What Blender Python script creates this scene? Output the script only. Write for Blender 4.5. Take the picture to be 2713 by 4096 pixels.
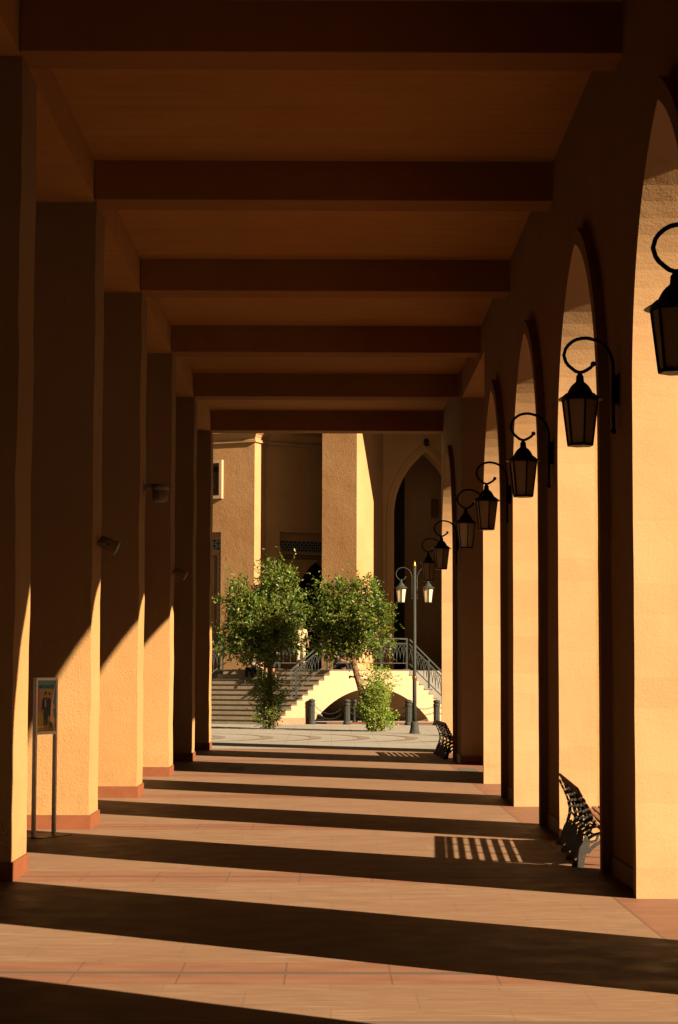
import bpy, bmesh, math, random
from mathutils import Vector, Matrix, Quaternion
from math import sin, cos, pi, radians, sqrt
random.seed(7)
for o in list(bpy.data.objects): bpy.data.objects.remove(o)
scn = bpy.context.scene
COL = scn.collection

# ------------------------------------------------------------ helpers
def tag(o, label=None, cat=None, group=None, kind=None):
    if label: o['label'] = label
    if cat: o['category'] = cat
    if group: o['group'] = group
    if kind: o['kind'] = kind
    return o

def empty(name, loc=(0, 0, 0), rz=0.0):
    o = bpy.data.objects.new(name, None); COL.objects.link(o)
    o.location = loc; o.rotation_euler = (0, 0, rz); o.empty_display_size = 0.1
    return o

class MB:
    """collects shapes and links them as one mesh object"""
    def __init__(self): self.v = []; self.f = []; self.m = []; self.sm = []
    def poly(self, pts, mi=0, smooth=False):
        n = len(self.v); self.v += [tuple(p) for p in pts]
        self.f.append(tuple(range(n, n + len(pts)))); self.m.append(mi); self.sm.append(smooth)
    def mesh(self, vs, fs, mi=0, smooth=False):
        n = len(self.v); self.v += [tuple(p) for p in vs]
        for f in fs:
            self.f.append(tuple(n + i for i in f)); self.m.append(mi); self.sm.append(smooth)
    def box(self, x0, x1, y0, y1, z0, z1, mi=0, M=None):
        vs = [Vector((x, y, z)) for x in (x0, x1) for y in (y0, y1) for z in (z0, z1)]
        if M is not None: vs = [M @ p for p in vs]
        self.mesh(vs, [(0, 1, 3, 2), (4, 6, 7, 5), (0, 4, 5, 1), (2, 3, 7, 6), (0, 2, 6, 4), (1, 5, 7, 3)], mi)
    def prism(self, pts, d, mi=0):
        """closed planar polygon pts extruded by vector d"""
        d = Vector(d); a = [Vector(p) for p in pts]; b = [p + d for p in a]; n = len(a)
        fs = [tuple(range(n - 1, -1, -1)), tuple(range(n, 2 * n))]
        fs += [(i, (i + 1) % n, n + (i + 1) % n, n + i) for i in range(n)]
        self.mesh(a + b, fs, mi)
    def bar(self, a, b, w, h, mi=0):
        a, b = Vector(a), Vector(b); d = (b - a).normalized()
        up = Vector((0, 0, 1)) if abs(d.z) < .95 else Vector((0, 1, 0))
        s = d.cross(up).normalized(); u = s.cross(d)
        c = [s * w / 2 + u * h / 2, -s * w / 2 + u * h / 2, -s * w / 2 - u * h / 2, s * w / 2 - u * h / 2]
        vs = [a + k for k in c] + [b + k for k in c]
        self.mesh(vs, [(0, 1, 2, 3), (7, 6, 5, 4), (0, 4, 5, 1), (1, 5, 6, 2), (2, 6, 7, 3), (3, 7, 4, 0)], mi)
    def tube(self, pts, r, n=8, mi=0, cap=True, smooth=True):
        pts = [Vector(p) for p in pts]; rs = r if isinstance(r, (list, tuple)) else [r] * len(pts)
        base = len(self.v); prev = None
        for i, p in enumerate(pts):
            t = (pts[min(i + 1, len(pts) - 1)] - pts[max(i - 1, 0)]).normalized()
            if prev is None:
                up = Vector((0, 0, 1)) if abs(t.z) < .9 else Vector((0, 1, 0))
                s = t.cross(up).normalized()
            else:
                s = (prev - t * prev.dot(t)).normalized()
            prev = s; u = t.cross(s)
            for k in range(n):
                a = 2 * pi * k / n
                self.v.append(tuple(p + (s * cos(a) + u * sin(a)) * rs[i]))
        for i in range(len(pts) - 1):
            for k in range(n):
                k2 = (k + 1) % n
                self.f.append((base + i * n + k, base + i * n + k2, base + (i + 1) * n + k2, base + (i + 1) * n + k)); self.m.append(mi); self.sm.append(smooth)
        if cap:
            self.f.append(tuple(base + k for k in range(n - 1, -1, -1))); self.m.append(mi); self.sm.append(False)
            self.f.append(tuple(base + (len(pts) - 1) * n + k for k in range(n))); self.m.append(mi); self.sm.append(False)
    def lathe(self, prof, n=16, c=(0, 0, 0), mi=0, M=None, smooth=True, ph=0.0, flute=0.0):
        base = len(self.v); c = Vector(c)
        for (r, z) in prof:
            for k in range(n):
                a = 2 * pi * k / n + ph; rr = r * (1 - (flute if k % 2 else 0))
                p = Vector((rr * cos(a), rr * sin(a), z))
                if M is not None: p = M @ p
                self.v.append(tuple(p + c))
        for i in range(len(prof) - 1):
            for k in range(n):
                k2 = (k + 1) % n
                self.f.append((base + i * n + k, base + i * n + k2, base + (i + 1) * n + k2, base + (i + 1) * n + k)); self.m.append(mi); self.sm.append(smooth)
        self.f.append(tuple(base + k for k in range(n - 1, -1, -1))); self.m.append(mi); self.sm.append(False)
        self.f.append(tuple(base + (len(prof) - 1) * n + k for k in range(n))); self.m.append(mi); self.sm.append(False)
    def ball(self, c, r, n=10, mi=0, sc=(1, 1, 1)):
        prof = []
        m = max(4, n // 2)
        for i in range(m + 1):
            a = -pi / 2 + pi * i / m
            prof.append((max(r * cos(a), r * .02), r * sin(a)))
        self.lathe(prof, n, c, mi, Matrix.Diagonal((sc[0], sc[1], sc[2])))
    def build(self, name, mats, parent=None, bevel=0.0, fixn=True):
        me = bpy.data.meshes.new(name); me.from_pydata(self.v, [], self.f)
        if not isinstance(mats, (list, tuple)): mats = [mats]
        for m in mats: me.materials.append(m)
        for i, p in enumerate(me.polygons):
            p.material_index = self.m[i]; p.use_smooth = self.sm[i]
        if fixn:
            bm = bmesh.new(); bm.from_mesh(me); bmesh.ops.recalc_face_normals(bm, faces=bm.faces); bm.to_mesh(me); bm.free()
        me.update()
        o = bpy.data.objects.new(name, me); COL.objects.link(o)
        if parent: o.parent = parent
        if bevel:
            b = o.modifiers.new('bevel', 'BEVEL'); b.width = bevel; b.segments = 2; b.limit_method = 'ANGLE'
        return o

def copy_tree(o, parent=None):
    c = o.copy(); COL.objects.link(c); c.parent = parent
    for ch in [k for k in KIDS.get(o.name, [])]:
        copy_tree(bpy.data.objects[ch], c)
    return c
KIDS = {}
def index_kids():
    KIDS.clear()
    for o in bpy.data.objects:
        if o.parent: KIDS.setdefault(o.parent.name, []).append(o.name)

def P(x, y, Y):
    """a measured direction (photo grid) carried out to distance Y"""
    return Vector(((x - 767) / 4700 * Y, Y, 1.9 + (1546 - y) / 4700 * Y))

# ------------------------------------------------------------ materials
KA = .34      # overall reflectance; the picture is exposed to suit
class NT:
    def __init__(self, name):
        self.mat = bpy.data.materials.new(name); self.mat.use_nodes = True
        self.t = self.mat.node_tree; self.b = self.t.nodes['Principled BSDF']
        self.pos = self.t.nodes.new('ShaderNodeNewGeometry').outputs['Position']
        self.sep = None
    def n(self, typ, **k):
        x = self.t.nodes.new(typ)
        for a, v in k.items(): setattr(x, a, v)
        return x
    def link(self, a, b): self.t.links.new(a, b)
    def inp(self, node, i, v):
        if isinstance(v, bpy.types.NodeSocket): self.link(v, node.inputs[i])
        else: node.inputs[i].default_value = v
    def math(self, op, a, b=0.0, c=None, clamp=False):
        x = self.n('ShaderNodeMath', operation=op); x.use_clamp = clamp
        self.inp(x, 0, a); self.inp(x, 1, b)
        if c is not None: self.inp(x, 2, c)
        return x.outputs[0]
    def xyz(self):
        if not self.sep:
            s = self.n('ShaderNodeSeparateXYZ'); self.link(self.pos, s.inputs[0]); self.sep = s.outputs
        return self.sep
    def vec(self, scale=(1, 1, 1), rot=(0, 0, 0), src=None):
        m = self.n('ShaderNodeMapping'); self.link(src or self.pos, m.inputs[0])
        m.inputs['Scale'].default_value = scale; m.inputs['Rotation'].default_value = rot
        return m.outputs[0]
    def noise(self, scale, detail=4, rough=.55, vec=None, dist=0.0):
        x = self.n('ShaderNodeTexNoise'); self.link(vec or self.pos, x.inputs['Vector'])
        x.inputs['Scale'].default_value = scale; x.inputs['Detail'].default_value = detail
        x.inputs['Roughness'].default_value = rough; x.inputs['Distortion'].default_value = dist
        return x.outputs[0]
    def ramp(self, f, stops):
        x = self.n('ShaderNodeValToRGB'); self.link(f, x.inputs[0]); e = x.color_ramp.elements
        while len(e) > len(stops): e.remove(e[-1])
        while len(e) < len(stops): e.new(1)
        for i, (p, c) in enumerate(stops):
            e[i].position = p; e[i].color = (c if len(c) == 4 else (*c, 1)) if isinstance(c, tuple) else (c, c, c, 1)
        return x.outputs[0]
    def mix(self, f, a, b, mode='MIX'):
        x = self.n('ShaderNodeMix', data_type='RGBA', blend_type=mode)
        self.inp(x, 0, f)
        for i, v in ((6, a), (7, b)):
            if isinstance(v, bpy.types.NodeSocket): self.link(v, x.inputs[i])
            else: x.inputs[i].default_value = (*v, 1) if len(v) == 3 else v
        return x.outputs[2]
    def bump(self, h, strength=.3, dist=.01, prev=None):
        x = self.n('ShaderNodeBump'); self.link(h, x.inputs['Height'])
        x.inputs['Strength'].default_value = strength; x.inputs['Distance'].default_value = dist
        if prev: self.link(prev, x.inputs['Normal'])
        return x.outputs[0]
    def mixvec(self, v, noise, amt):
        self.link(v, noise.inputs['Vector']); noise.inputs['Scale'].default_value = 1.7; noise.inputs['Detail'].default_value = 5
        a = self.n('ShaderNodeVectorMath', operation='SCALE'); self.link(noise.outputs['Color'], a.inputs[0]); a.inputs['Scale'].default_value = amt
        b = self.n('ShaderNodeVectorMath', operation='ADD'); self.link(v, b.inputs[0]); self.link(a.outputs[0], b.inputs[1])
        return b.outputs[0]
    def done(self, col=None, rough=.9, normal=None, metal=0.0, spec=.3):
        if col is not None:
            col = self.mix(1.0, col, (KA, KA, KA), 'MULTIPLY') if isinstance(col, bpy.types.NodeSocket) else tuple(c * KA for c in col)
            if isinstance(col, bpy.types.NodeSocket): self.link(col, self.b.inputs['Base Color'])
            else: self.b.inputs['Base Color'].default_value = (*col, 1)
        if isinstance(rough, bpy.types.NodeSocket): self.link(rough, self.b.inputs['Roughness'])
        else: self.b.inputs['Roughness'].default_value = rough
        if normal: self.link(normal, self.b.inputs['Normal'])
        self.b.inputs['Metallic'].default_value = metal
        self.b.inputs['Specular IOR Level'].default_value = spec * .4
        return self.mat

def plaster(name, col, stain, grain=.5, grain_scale=26, smooth=False, boards=False):
    t = NT(name)
    big = t.noise(.45, 5, .6); mid = t.noise(2.3, 4, .6)
    streak = t.noise(1.1, 5, .65, t.vec((3.5, 3.5, .35)))
    c = t.mix(t.ramp(big, [(.35, 0.0), (.7, 1.0)]), col, stain)
    c = t.mix(t.math('MULTIPLY', t.ramp(streak, [(.52, 0.0), (.75, 1.0)]), .35), c, tuple(k * .72 for k in col))
    c = t.mix(t.math('MULTIPLY', t.ramp(mid, [(.55, 0.0), (.8, 1.0)]), .3), c, tuple(min(1, k * 1.18) for k in col))
    if boards:
        bs = t.noise(1.6, 5, .6, t.vec((.35, 5.0, 1.0)), .5)
        c = t.mix(t.math('MULTIPLY', t.ramp(bs, [(.42, 0.0), (.72, 1.0)]), .45), c, tuple(k * .62 for k in col))
        jy = t.math('LESS_THAN', t.math('MODULO', t.math('ADD', t.math('ADD', t.xyz()[1], t.math('MULTIPLY', bs, .08)), 60.0), 1.22), .012)
        c = t.mix(t.math('MULTIPLY', jy, .45), c, tuple(k * .3 for k in col))
    crk = t.n('ShaderNodeTexVoronoi', feature='DISTANCE_TO_EDGE'); crk.inputs['Scale'].default_value = .55
    t.link(t.vec((1, 1, .7), (.3, .2, .1), t.mixvec(t.pos, t.n('ShaderNodeTexNoise'), .35)), crk.inputs['Vector'])
    cm = t.math('MULTIPLY', t.math('LESS_THAN', crk.outputs[0], .0014), t.ramp(t.noise(.6, 2), [(.5, 0.0), (.62, 1.0)]))
    c = t.mix(t.math('MULTIPLY', cm, 0.0 if smooth else .3), c, tuple(k * .4 for k in col))
    zz = t.xyz()[2]; sp = t.noise(7, 4, .6, t.vec((1, 1, .6)))
    splash = t.math('LESS_THAN', zz, t.math('MULTIPLY', sp, .75))
    soft = t.math('MULTIPLY', splash, t.ramp(t.noise(3.3, 4, .6), [(.42, 0.0), (.7, .38)]))
    c = t.mix(soft, c, tuple(k * .62 for k in col))
    g = t.noise(grain_scale, 5, .62, None, .6)
    n = t.bump(g, grain, .012)
    tr = t.noise(4.5, 3, .5, t.vec((1.0, 1.0, 3.2), (0.25, .1, 0)), 1.2)
    n = t.bump(tr, .10 if not smooth else .10, .02, n)
    n = t.bump(t.noise(1.3, 2, .5), .35, .05, n)
    return t.done(c, .93, n, spec=.15)

PL_ROUGH = plaster('rough ochre stucco', (.56, .325, .145), (.51, .28, .115), .65, 42)
PL_SMOOTH = plaster('trowelled ochre plaster', (.62, .39, .205), (.56, .335, .165), .25, 40, True)
PL_FAR = plaster('weathered ochre stucco', (.58, .345, .175), (.49, .27, .125), .9, 14)
PL_CREAM = plaster('pale cream plaster', (.60, .44, .29), (.54, .37, .235), .3, 20, True)
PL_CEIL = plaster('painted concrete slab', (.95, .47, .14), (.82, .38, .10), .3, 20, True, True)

PL_BEAM = plaster('beam with shade in colour', (.66, .31, .095), (.56, .25, .075), .3, 24, True)  # darker copy of the ceiling colour, with the beam-face shade put in
def floor_mat():
    t = NT('arcade stone floor'); x, y, z = t.xyz()
    st = t.noise(2.2, 6, .65, t.vec((.8, 3.4, 1), (0, 0, radians(-9))), 1.0)
    st2 = t.noise(7, 4, .6, t.vec((.3, 3.5, 1), (0, 0, radians(-9))))
    big = t.noise(.5, 3)
    base = t.mix(t.ramp(st, [(.32, 0.0), (.68, 1.0)]), (.275, .163, .103), (.375, .237, .156))
    base = t.mix(t.math('MULTIPLY', t.ramp(st2, [(.52, 0.0), (.66, 1.0)]), .6), base, (.51, .36, .25))
    base = t.mix(t.math('MULTIPLY', t.ramp(big, [(.4, 0.0), (.7, 1.0)]), .4), base, (.32, .18, .11))
    # slab joints of the main field (large slabs)
    def joint(coord, pitch, w, off=0.0):
        m = t.math('MODULO', t.math('ADD', coord, 600.0 * pitch + off), pitch)
        return t.math('LESS_THAN', m, w)
    row = t.math('FLOOR', t.math('DIVIDE', t.math('ADD', y, 100), .66))
    xo = t.math('ADD', x, t.math('MULTIPLY', t.math('MODULO', row, 2), .5))
    cell = t.n('ShaderNodeTexWhiteNoise', noise_dimensions='2D'); cv = t.n('ShaderNodeCombineXYZ'); t.link(t.math('FLOOR', xo), cv.inputs[0]); t.link(row, cv.inputs[1]); t.link(cv.outputs[0], cell.inputs['Vector'])
    base = t.mix(t.math('MULTIPLY', cell.outputs['Value'], .30), base, (.27, .155, .10))
    j = t.math('MAXIMUM', joint(xo, 1.0, .008), joint(y, .66, .008, .2))
    base = t.mix(t.math('MULTIPLY', j, .45), base, (.2, .12, .08))
    # red terracotta bands, one at each pillar
    ph = t.math('MODULO', t.math('ADD', y, 58.8 * 2 - 18.3 + 5.88 * 0), 5.88)
    band = t.math('LESS_THAN', ph, .93)
    rn = t.noise(3.0, 5, .6, t.vec((.6, 2.0, 1)))
    red = t.mix(t.ramp(rn, [(.3, 0.0), (.7, 1.0)]), (.27, .125, .078), (.35, .18, .116))
    tj = t.math('LESS_THAN', t.math('MODULO', t.math('ADD', x, 65.13), .655), .012)
    red_b = t.mix(t.math('MULTIPLY', tj, .6), red, (.14, .08, .06))
    mid = t.math('LESS_THAN', t.math('ABSOLUTE', t.math('SUBTRACT', ph, .47)), .05)
    red_b = t.mix(mid, red_b, (.17, .125, .10))
    redr = t.math('GREATER_THAN', x, 2.36)
    tj2 = t.math('LESS_THAN', t.math('MODULO', t.math('ADD', y, 60), .655), .012)
    red_r = t.mix(t.math('MULTIPLY', tj2, .6), red, (.14, .08, .06))
    c = t.mix(band, base, red_b)
    edge = t.math('LESS_THAN', t.math('ABSOLUTE', t.math('SUBTRACT', x, 2.36)), .01)
    c = t.mix(redr, c, red_r)
    c = t.mix(edge, c, (.2, .11, .08))
    ln = t.math('LESS_THAN', t.math('ABSOLUTE', t.math('SUBTRACT', y, 11.12)), .035)
    c = t.mix(ln, c, (.19, .14, .11))
    r = t.ramp(t.noise(3, 4), [(.3, .52), (.7, .72)])
    n = t.bump(t.noise(55, 4), .12, .004); n = t.bump(st, .12, .006, n)
    return t.done(c, r, n, spec=.35)

def plaza_mat():
    t = NT('pale plaza paving'); x, y, z = t.xyz()
    a = t.noise(.35, 4); b = t.noise(9, 4)
    c = t.mix(t.ramp(a, [(.3, 0.0), (.7, 1.0)]), (.36, .345, .325), (.44, .425, .40))
    c = t.mix(t.math('MULTIPLY', t.ramp(b, [(.5, 0.0), (.75, 1.0)]), .4), c, (.34, .29, .235))
    row = t.math('LESS_THAN', t.math('MODULO', t.math('ADD', y, 90.0), .6), .02)
    col = t.math('LESS_THAN', t.math('MODULO', t.math('ADD', x, 90.0), .6), .02)
    c = t.mix(t.math('MULTIPLY', t.math('MAXIMUM', row, col), .35), c, (.2, .16, .12))
    return t.done(c, .85, t.bump(b, .2, .006), spec=.2)

def simple(name, col, rough=.7, metal=0.0, var=.25, scale=12, bump=.1, spec=.4):
    t = NT(name)
    c = t.mix(t.ramp(t.noise(scale, 4), [(.35, 0.0), (.7, 1.0)]), col, tuple(k * (1 - var) for k in col))
    return t.done(c, rough, t.bump(t.noise(scale * 5, 3), bump, .003), metal, spec)

FLOOR = floor_mat(); PLAZA = plaza_mat()
PLINTH = simple('terracotta plinth tile', (.285, .092, .04), .6, 0, .2, 6)
INLAY = simple('darker paving inlay', (.30, .245, .19), .85, 0, .2, 4)
IRON = simple('black wrought iron', (.012, .010, .009), .5, .3, .3, 20)
IRON_GREEN = simple('weathered green grey iron', (.046, .052, .047), .75, .0, .35, 14)
CASTGREY = simple('grey cast iron', (.075, .07, .062), .75, .2, .35, 25)
GOLD = simple('gilded metal', (.65, .32, .07), .3, .9, .2, 10)
WOOD = simple('worn brown timber slat', (.42, .20, .10), .7, 0, .45, 9)
STONE = simple('grey stair stone', (.46, .38, .29), .9, 0, .25, 7, .3)
STONE_TOP = simple('pale worn tread stone', (.29, .24, .19), .85, 0, .2, 5, .2)
CREAMPL = simple('aged cream plastic', (.42, .30, .17), .6, 0, .2, 10)
ALU = simple('brushed aluminium', (2.0, 1.9, 1.8), .5, .1, .15, 30)
DARKBASE = simple('black steel sheet', (.03, .028, .027), .5, .3, .2, 10)
VOID = simple('interior shade in colour', (.035, .02, .012), .95, 0, .2, 3)  # near-black colour stands in for the shade of unlit interiors
BARK = simple('reddish brown bark', (.26, .13, .085), .9, 0, .5, 18, .8)
DOORW = simple('brown timber panelling', (.20, .10, .04), .7, 0, .3, 5)

def glass_mat():
    t = NT('frosted lantern glass')
    out = t.t.nodes['Material Output']
    d = t.n('ShaderNodeBsdfDiffuse'); d.inputs[0].default_value = (.50, .42, .31, 1)
    tr = t.n('ShaderNodeBsdfTranslucent'); tr.inputs[0].default_value = (.60, .46, .28, 1)
    g = t.n('ShaderNodeBsdfGlossy'); g.inputs['Roughness'].default_value = .25
    m = t.n('ShaderNodeMixShader'); m.inputs[0].default_value = .45
    t.link(d.outputs[0], m.inputs[1]); t.link(tr.outputs[0], m.inputs[2])
    m2 = t.n('ShaderNodeMixShader'); m2.inputs[0].default_value = .06
    t.link(m.outputs[0], m2.inputs[1]); t.link(g.outputs[0], m2.inputs[2])
    t.link(m2.outputs[0], out.inputs['Surface'])
    return t.mat
GLASS = glass_mat()

def leaf_mat(name, cols, trans):
    t = NT(name); out = t.t.nodes['Material Output']
    geo = t.n('ShaderNodeNewGeometry')
    c = t.ramp(geo.outputs['Random Per Island'], cols)
    c = t.mix(t.math('MULTIPLY', t.ramp(t.noise(1.6, 3), [(.4, 0.0), (.65, 1.0)]), .5), c, (.075, .085, .009))
    t.link(c, t.b.inputs['Base Color']); t.b.inputs['Roughness'].default_value = .5
    t.b.inputs['Specular IOR Level'].default_value = .35
    tr = t.n('ShaderNodeBsdfTranslucent'); t.link(t.mix(1.0, c, trans, 'MULTIPLY'), tr.inputs[0])
    m = t.n('ShaderNodeMixShader'); m.inputs[0].default_value = .38
    t.link(t.b.outputs[0], m.inputs[1]); t.link(tr.outputs[0], m.inputs[2]); t.link(m.outputs[0], out.inputs['Surface'])
    return t.mat
LEAF = leaf_mat('glossy green leaves', [(0, (.013, .034, .004)), (.5, (.030, .066, .006)), (.88, (.070, .095, .010)), (1, (.125, .11, .018))], (1.9, 1.9, .8))
LEAF_BUSH = leaf_mat('light green leaves', [(0, (.045, .085, .010)), (.5, (.085, .145, .014)), (1, (.16, .19, .03))], (1.9, 1.9, .8))
LEAF_DARK = leaf_mat('dark green leaves', [(0, (.020, .042, .006)), (.5, (.038, .068, .009)), (1, (.085, .098, .015))], (1.7, 1.8, .8))

def tile_mat():
    t = NT('blue and white glazed tiles'); x, y, z = t.xyz()
    u = t.math('ADD', t.math('MULTIPLY', x, .9), t.math('MULTIPLY', y, .5))
    a = t.math('SINE', t.math('MULTIPLY', u, 2 * pi / .22)); b = t.math('SINE', t.math('MULTIPLY', z, 2 * pi / .22))
    a2 = t.math('SINE', t.math('MULTIPLY', u, 2 * pi / .11)); b2 = t.math('SINE', t.math('MULTIPLY', z, 2 * pi / .11))
    s = t.math('ADD', t.math('MULTIPLY', a, b), t.math('MULTIPLY', t.math('MULTIPLY', a2, b2), .7))
    c = t.mix(t.math('GREATER_THAN', t.math('ABSOLUTE', s), .62), (.022, .035, .065), (.32, .32, .26))
    return t.done(c, .35)
TILE = tile_mat()
def lattice_mat():
    t = NT('carved lattice screen'); x, y, z = t.xyz()
    u = t.math('ADD', t.math('MULTIPLY', x, .9), t.math('MULTIPLY', y, -.43))
    # star rosettes
    du = t.math('SUBTRACT', t.math('MODULO', t.math('ADD', u, 100), .5), .25)
    dz = t.math('SUBTRACT', t.math('MODULO', t.math('ADD', z, 100), .5), .25)
    r = t.math('SQRT', t.math('ADD', t.math('MULTIPLY', du, du), t.math('MULTIPLY', dz, dz)))
    an = t.math('ARCTAN2', dz, du)
    petals = t.math('GREATER_THAN', t.math('SINE', t.math('MULTIPLY', an, 12)), 0.0)
    rings = t.math('GREATER_THAN', t.math('SINE', t.math('MULTIPLY', r, 60)), .1)
    c = t.mix(t.math('MULTIPLY', petals, rings), (.012, .008, .006), (.20, .13, .06))
    return t.done(c, .6)
LATT = lattice_mat()

# ------------------------------------------------------------ camera and light
F = 4700.0
cam_d = bpy.data.cameras.new('camera'); cam = bpy.data.objects.new('camera', cam_d); COL.objects.link(cam)
scn.camera = cam
cam_d.sensor_fit = 'VERTICAL'; cam_d.sensor_height = 36; cam_d.sensor_width = 36
cam_d.lens = 36 * F / 2367; cam_d.clip_end = 2000; cam_d.clip_start = .1
cam.location = (0, 0, 1.9)
pitch = math.atan(362.5 / F); yaw = math.atan(17 / F)
R = Matrix.Rotation(-yaw, 4, 'Z') @ Matrix.Rotation(pi / 2 + pitch, 4, 'X') @ Matrix.Rotation(radians(.17), 4, 'Z')
cam.rotation_euler = R.to_euler()

SUN = Vector((1.0, -.725, .575)).normalized()
ld = bpy.data.lights.new('sun', 'SUN'); ld.energy = 5.0; ld.angle = radians(.53); ld.color = (1, .76, .48)
lo = bpy.data.objects.new('sun', ld); COL.objects.link(lo); lo.rotation_euler = SUN.to_track_quat('Z', 'Y').to_euler(); lo.location = (30, -20, 30)
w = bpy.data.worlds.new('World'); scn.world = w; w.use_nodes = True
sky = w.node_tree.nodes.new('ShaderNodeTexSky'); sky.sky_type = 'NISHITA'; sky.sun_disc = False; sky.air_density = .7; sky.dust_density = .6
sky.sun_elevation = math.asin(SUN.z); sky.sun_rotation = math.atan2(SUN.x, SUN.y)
sky_tint = w.node_tree.nodes.new('ShaderNodeMix'); sky_tint.data_type = 'RGBA'; sky_tint.blend_type = 'MULTIPLY'; sky_tint.inputs[0].default_value = 1.0
sky_tint.inputs[7].default_value = (.84, .42, .14, 1)      # orange tint added to warm and dim the sky's fill light
w.node_tree.links.new(sky.outputs[0], sky_tint.inputs[6]); w.node_tree.links.new(sky_tint.outputs[2], w.node_tree.nodes['Background'].inputs[0])
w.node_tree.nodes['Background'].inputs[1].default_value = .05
scn.view_settings.view_transform = 'Standard'; scn.view_settings.look = 'None'
scn.view_settings.exposure = 2.75; scn.view_settings.gamma = 1

# ------------------------------------------------------------ ground
g = MB(); g.poly([(-900, -400, 0), (900, -400, 0), (900, 1200, 0), (-900, 1200, 0)]); tag(g.build('ground', PLAZA), kind='structure')
g = MB(); g.poly([(11.2, -60, .006), (40, -60, .006), (40, 47, .006), (11.2, 47, .006)]); tag(g.build('bounce_absorber', simple('dark bounce absorber', (.10, .095, .09), .9, 0, .2, 3, .4)), kind='structure')  # unseen dark ground added to cut bounce light into the arcade
g = MB(); g.poly([(-6.3, -8, .004), (11, -8, .004), (11, 48.6, .004), (-6.3, 48.6, .004)]); tag(g.build('pavement', FLOOR), kind='structure')  # arcade floor, extended unseen outside to bounce warm light up to the arches
g = MB()
for k in range(-3, 7):     # crescent inlays swept across the plaza
    cx, cy, r = -2.9 + 1.33 * k - 4.1, 56.4, 4.1
    n = 26; inner = []; outer = []
    for i in range(n + 1):
        a = radians(-88 + 176 * i / n); wdt = .03 + .30 * max(0, cos(a)) ** 3
        inner.append((cx + (r - wdt) * cos(a), cy + (r - wdt * .5) * sin(a), .004 + .0006 * (k + 3))); outer.append((cx + r * cos(a), cy + r * sin(a), .004 + .0006 * (k + 3)))
    for i in range(n): g.poly([inner[i], outer[i], outer[i + 1], inner[i + 1]])
tag(g.build('paving_inlay', INLAY), kind='structure')
g = MB()
for (x0, y0, sz) in ((2.42, 38.0, .62), (-1.95, 38.3, .55)):
    g.poly([(x0, y0, .008), (x0 + sz * .55, y0, .008), (x0 + sz * .55, y0 + 1.2, .008), (x0, y0 + 1.2, .008)])
tag(g.build('floor_slab', simple('dark slate slab', (.17, .16, .125), .7)), kind='structure')

g = MB(); hr = random.Random(4); prev = None  # unseen ridge added to block low sky light from the right
for i in range(41):
    a = radians(-75 + 150 * i / 40); rr = 170; h = 74 + 7 * sin(i * .9) + 4 * sin(i * 2.3)
    p = [(cos(a) * rr, sin(a) * rr + 20, -1), (cos(a) * (rr + 60), sin(a) * (rr + 60) + 20, h), (cos(a) * (rr + 140), sin(a) * (rr + 140) + 20, -1)]
    if prev:
        for j in range(2): g.poly([prev[j], p[j], p[j + 1], prev[j + 1]])
    prev = p
tag(g.build('sky_blocker', simple('dark sky blocker', (.07, .075, .035), .95, 0, .4, .05)), kind='structure')

# ------------------------------------------------------------ arcade building
arc = empty('arcade_building', (0, 0, 0))
tag(arc, 'long ochre plastered arcade with square pillars, ceiling beams and pointed arches', 'arcade')
BAY = 5.88; XL = -2.85; XW = 2.64; XR = 2.54; ZB = 7.5; ZC = 7.98
def wob(z, s): return .009 * sin(z * 3.1 + s * 2.7) + .006 * sin(z * 8.3 + s * 1.3) + .004 * sin(z * 17 + s)

for k in range(-3, 6):                       # left pillars with terracotta plinths
    y0 = 18.3 + BAY * k; y1 = y0 + .93; m = MB()
    zs = [i * .3 for i in range(26)] + [ZB]
    ring = []
    for z in zs:
        a, b = wob(z, k) * .6, wob(z, k + 9) * .6
        ring.append([(XL + a, y0 + b, z), (XL + a * .7, y1, z), (XL - 1.3, y1, z), (XL - 1.3, y0, z)])
    for i in range(len(zs) - 1):
        for q in range(4):
            m.poly([ring[i][q], ring[i][(q + 1) % 4], ring[i + 1][(q + 1) % 4], ring[i + 1][q]])
    pil = m.build('pillar', PL_ROUGH, arc)
    p = MB()
    e = .022; h = .172
    p.box(XL - 1.3 - e, XL + e, y0 - e, y0 + .001 - .004, 0, h); p.box(XL + .0015, XL + e, y0 - .003, y1 + e, 0, h)
    p.box(XL - 1.3, XL + .0, y1 + .002, y1 + e, 0, h)
    p.build('plinth', PLINTH, pil)
m = MB()                                     # beam carried on the left pillars
m.box(XL - 1.3, XL - .012, -8, 48.62, ZB + .001, ZC + .3); m.build('edge_beam', PL_CEIL, arc)
for k in range(-3, 6):
    y0 = 18.3 + BAY * k - .15
    if k == 5: y0 = 47.7
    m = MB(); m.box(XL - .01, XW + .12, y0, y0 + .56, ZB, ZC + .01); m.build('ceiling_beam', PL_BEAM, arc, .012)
m = MB(); m.box(-6.6, 3.5, -8.3, 48.66, ZC + .3, ZC + .65)
m.build('roof', PL_CEIL, arc)
m = MB(); m.poly([(XL - .02, -8, ZC), (XW + .1, -8, ZC), (XW + .1, 48.6, ZC), (XL - .02, 48.6, ZC)]); m.build('ceiling', PL_CEIL, arc)
m = MB(); m.poly([(-6.3, -8, ZC - .05), (XL - 1.28, -8, ZC - .05), (XL - 1.28, 48.6, ZC - .05), (-6.3, 48.6, ZC - .05)]); m.build('side_ceiling', PL_CEIL, arc)
m = MB(); m.box(-6.6, -6.3, -8, 48.6, 0, ZC + .3); m.build('back_wall', DOORW, arc)  # unseen wall, given dark timber to cut light bounced onto the pillars
m = MB(); m.box(-6.6, 3.5, -8.4, -8.05, 0, ZC + .3); m.build('end_wall', PL_ROUGH, arc)

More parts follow.
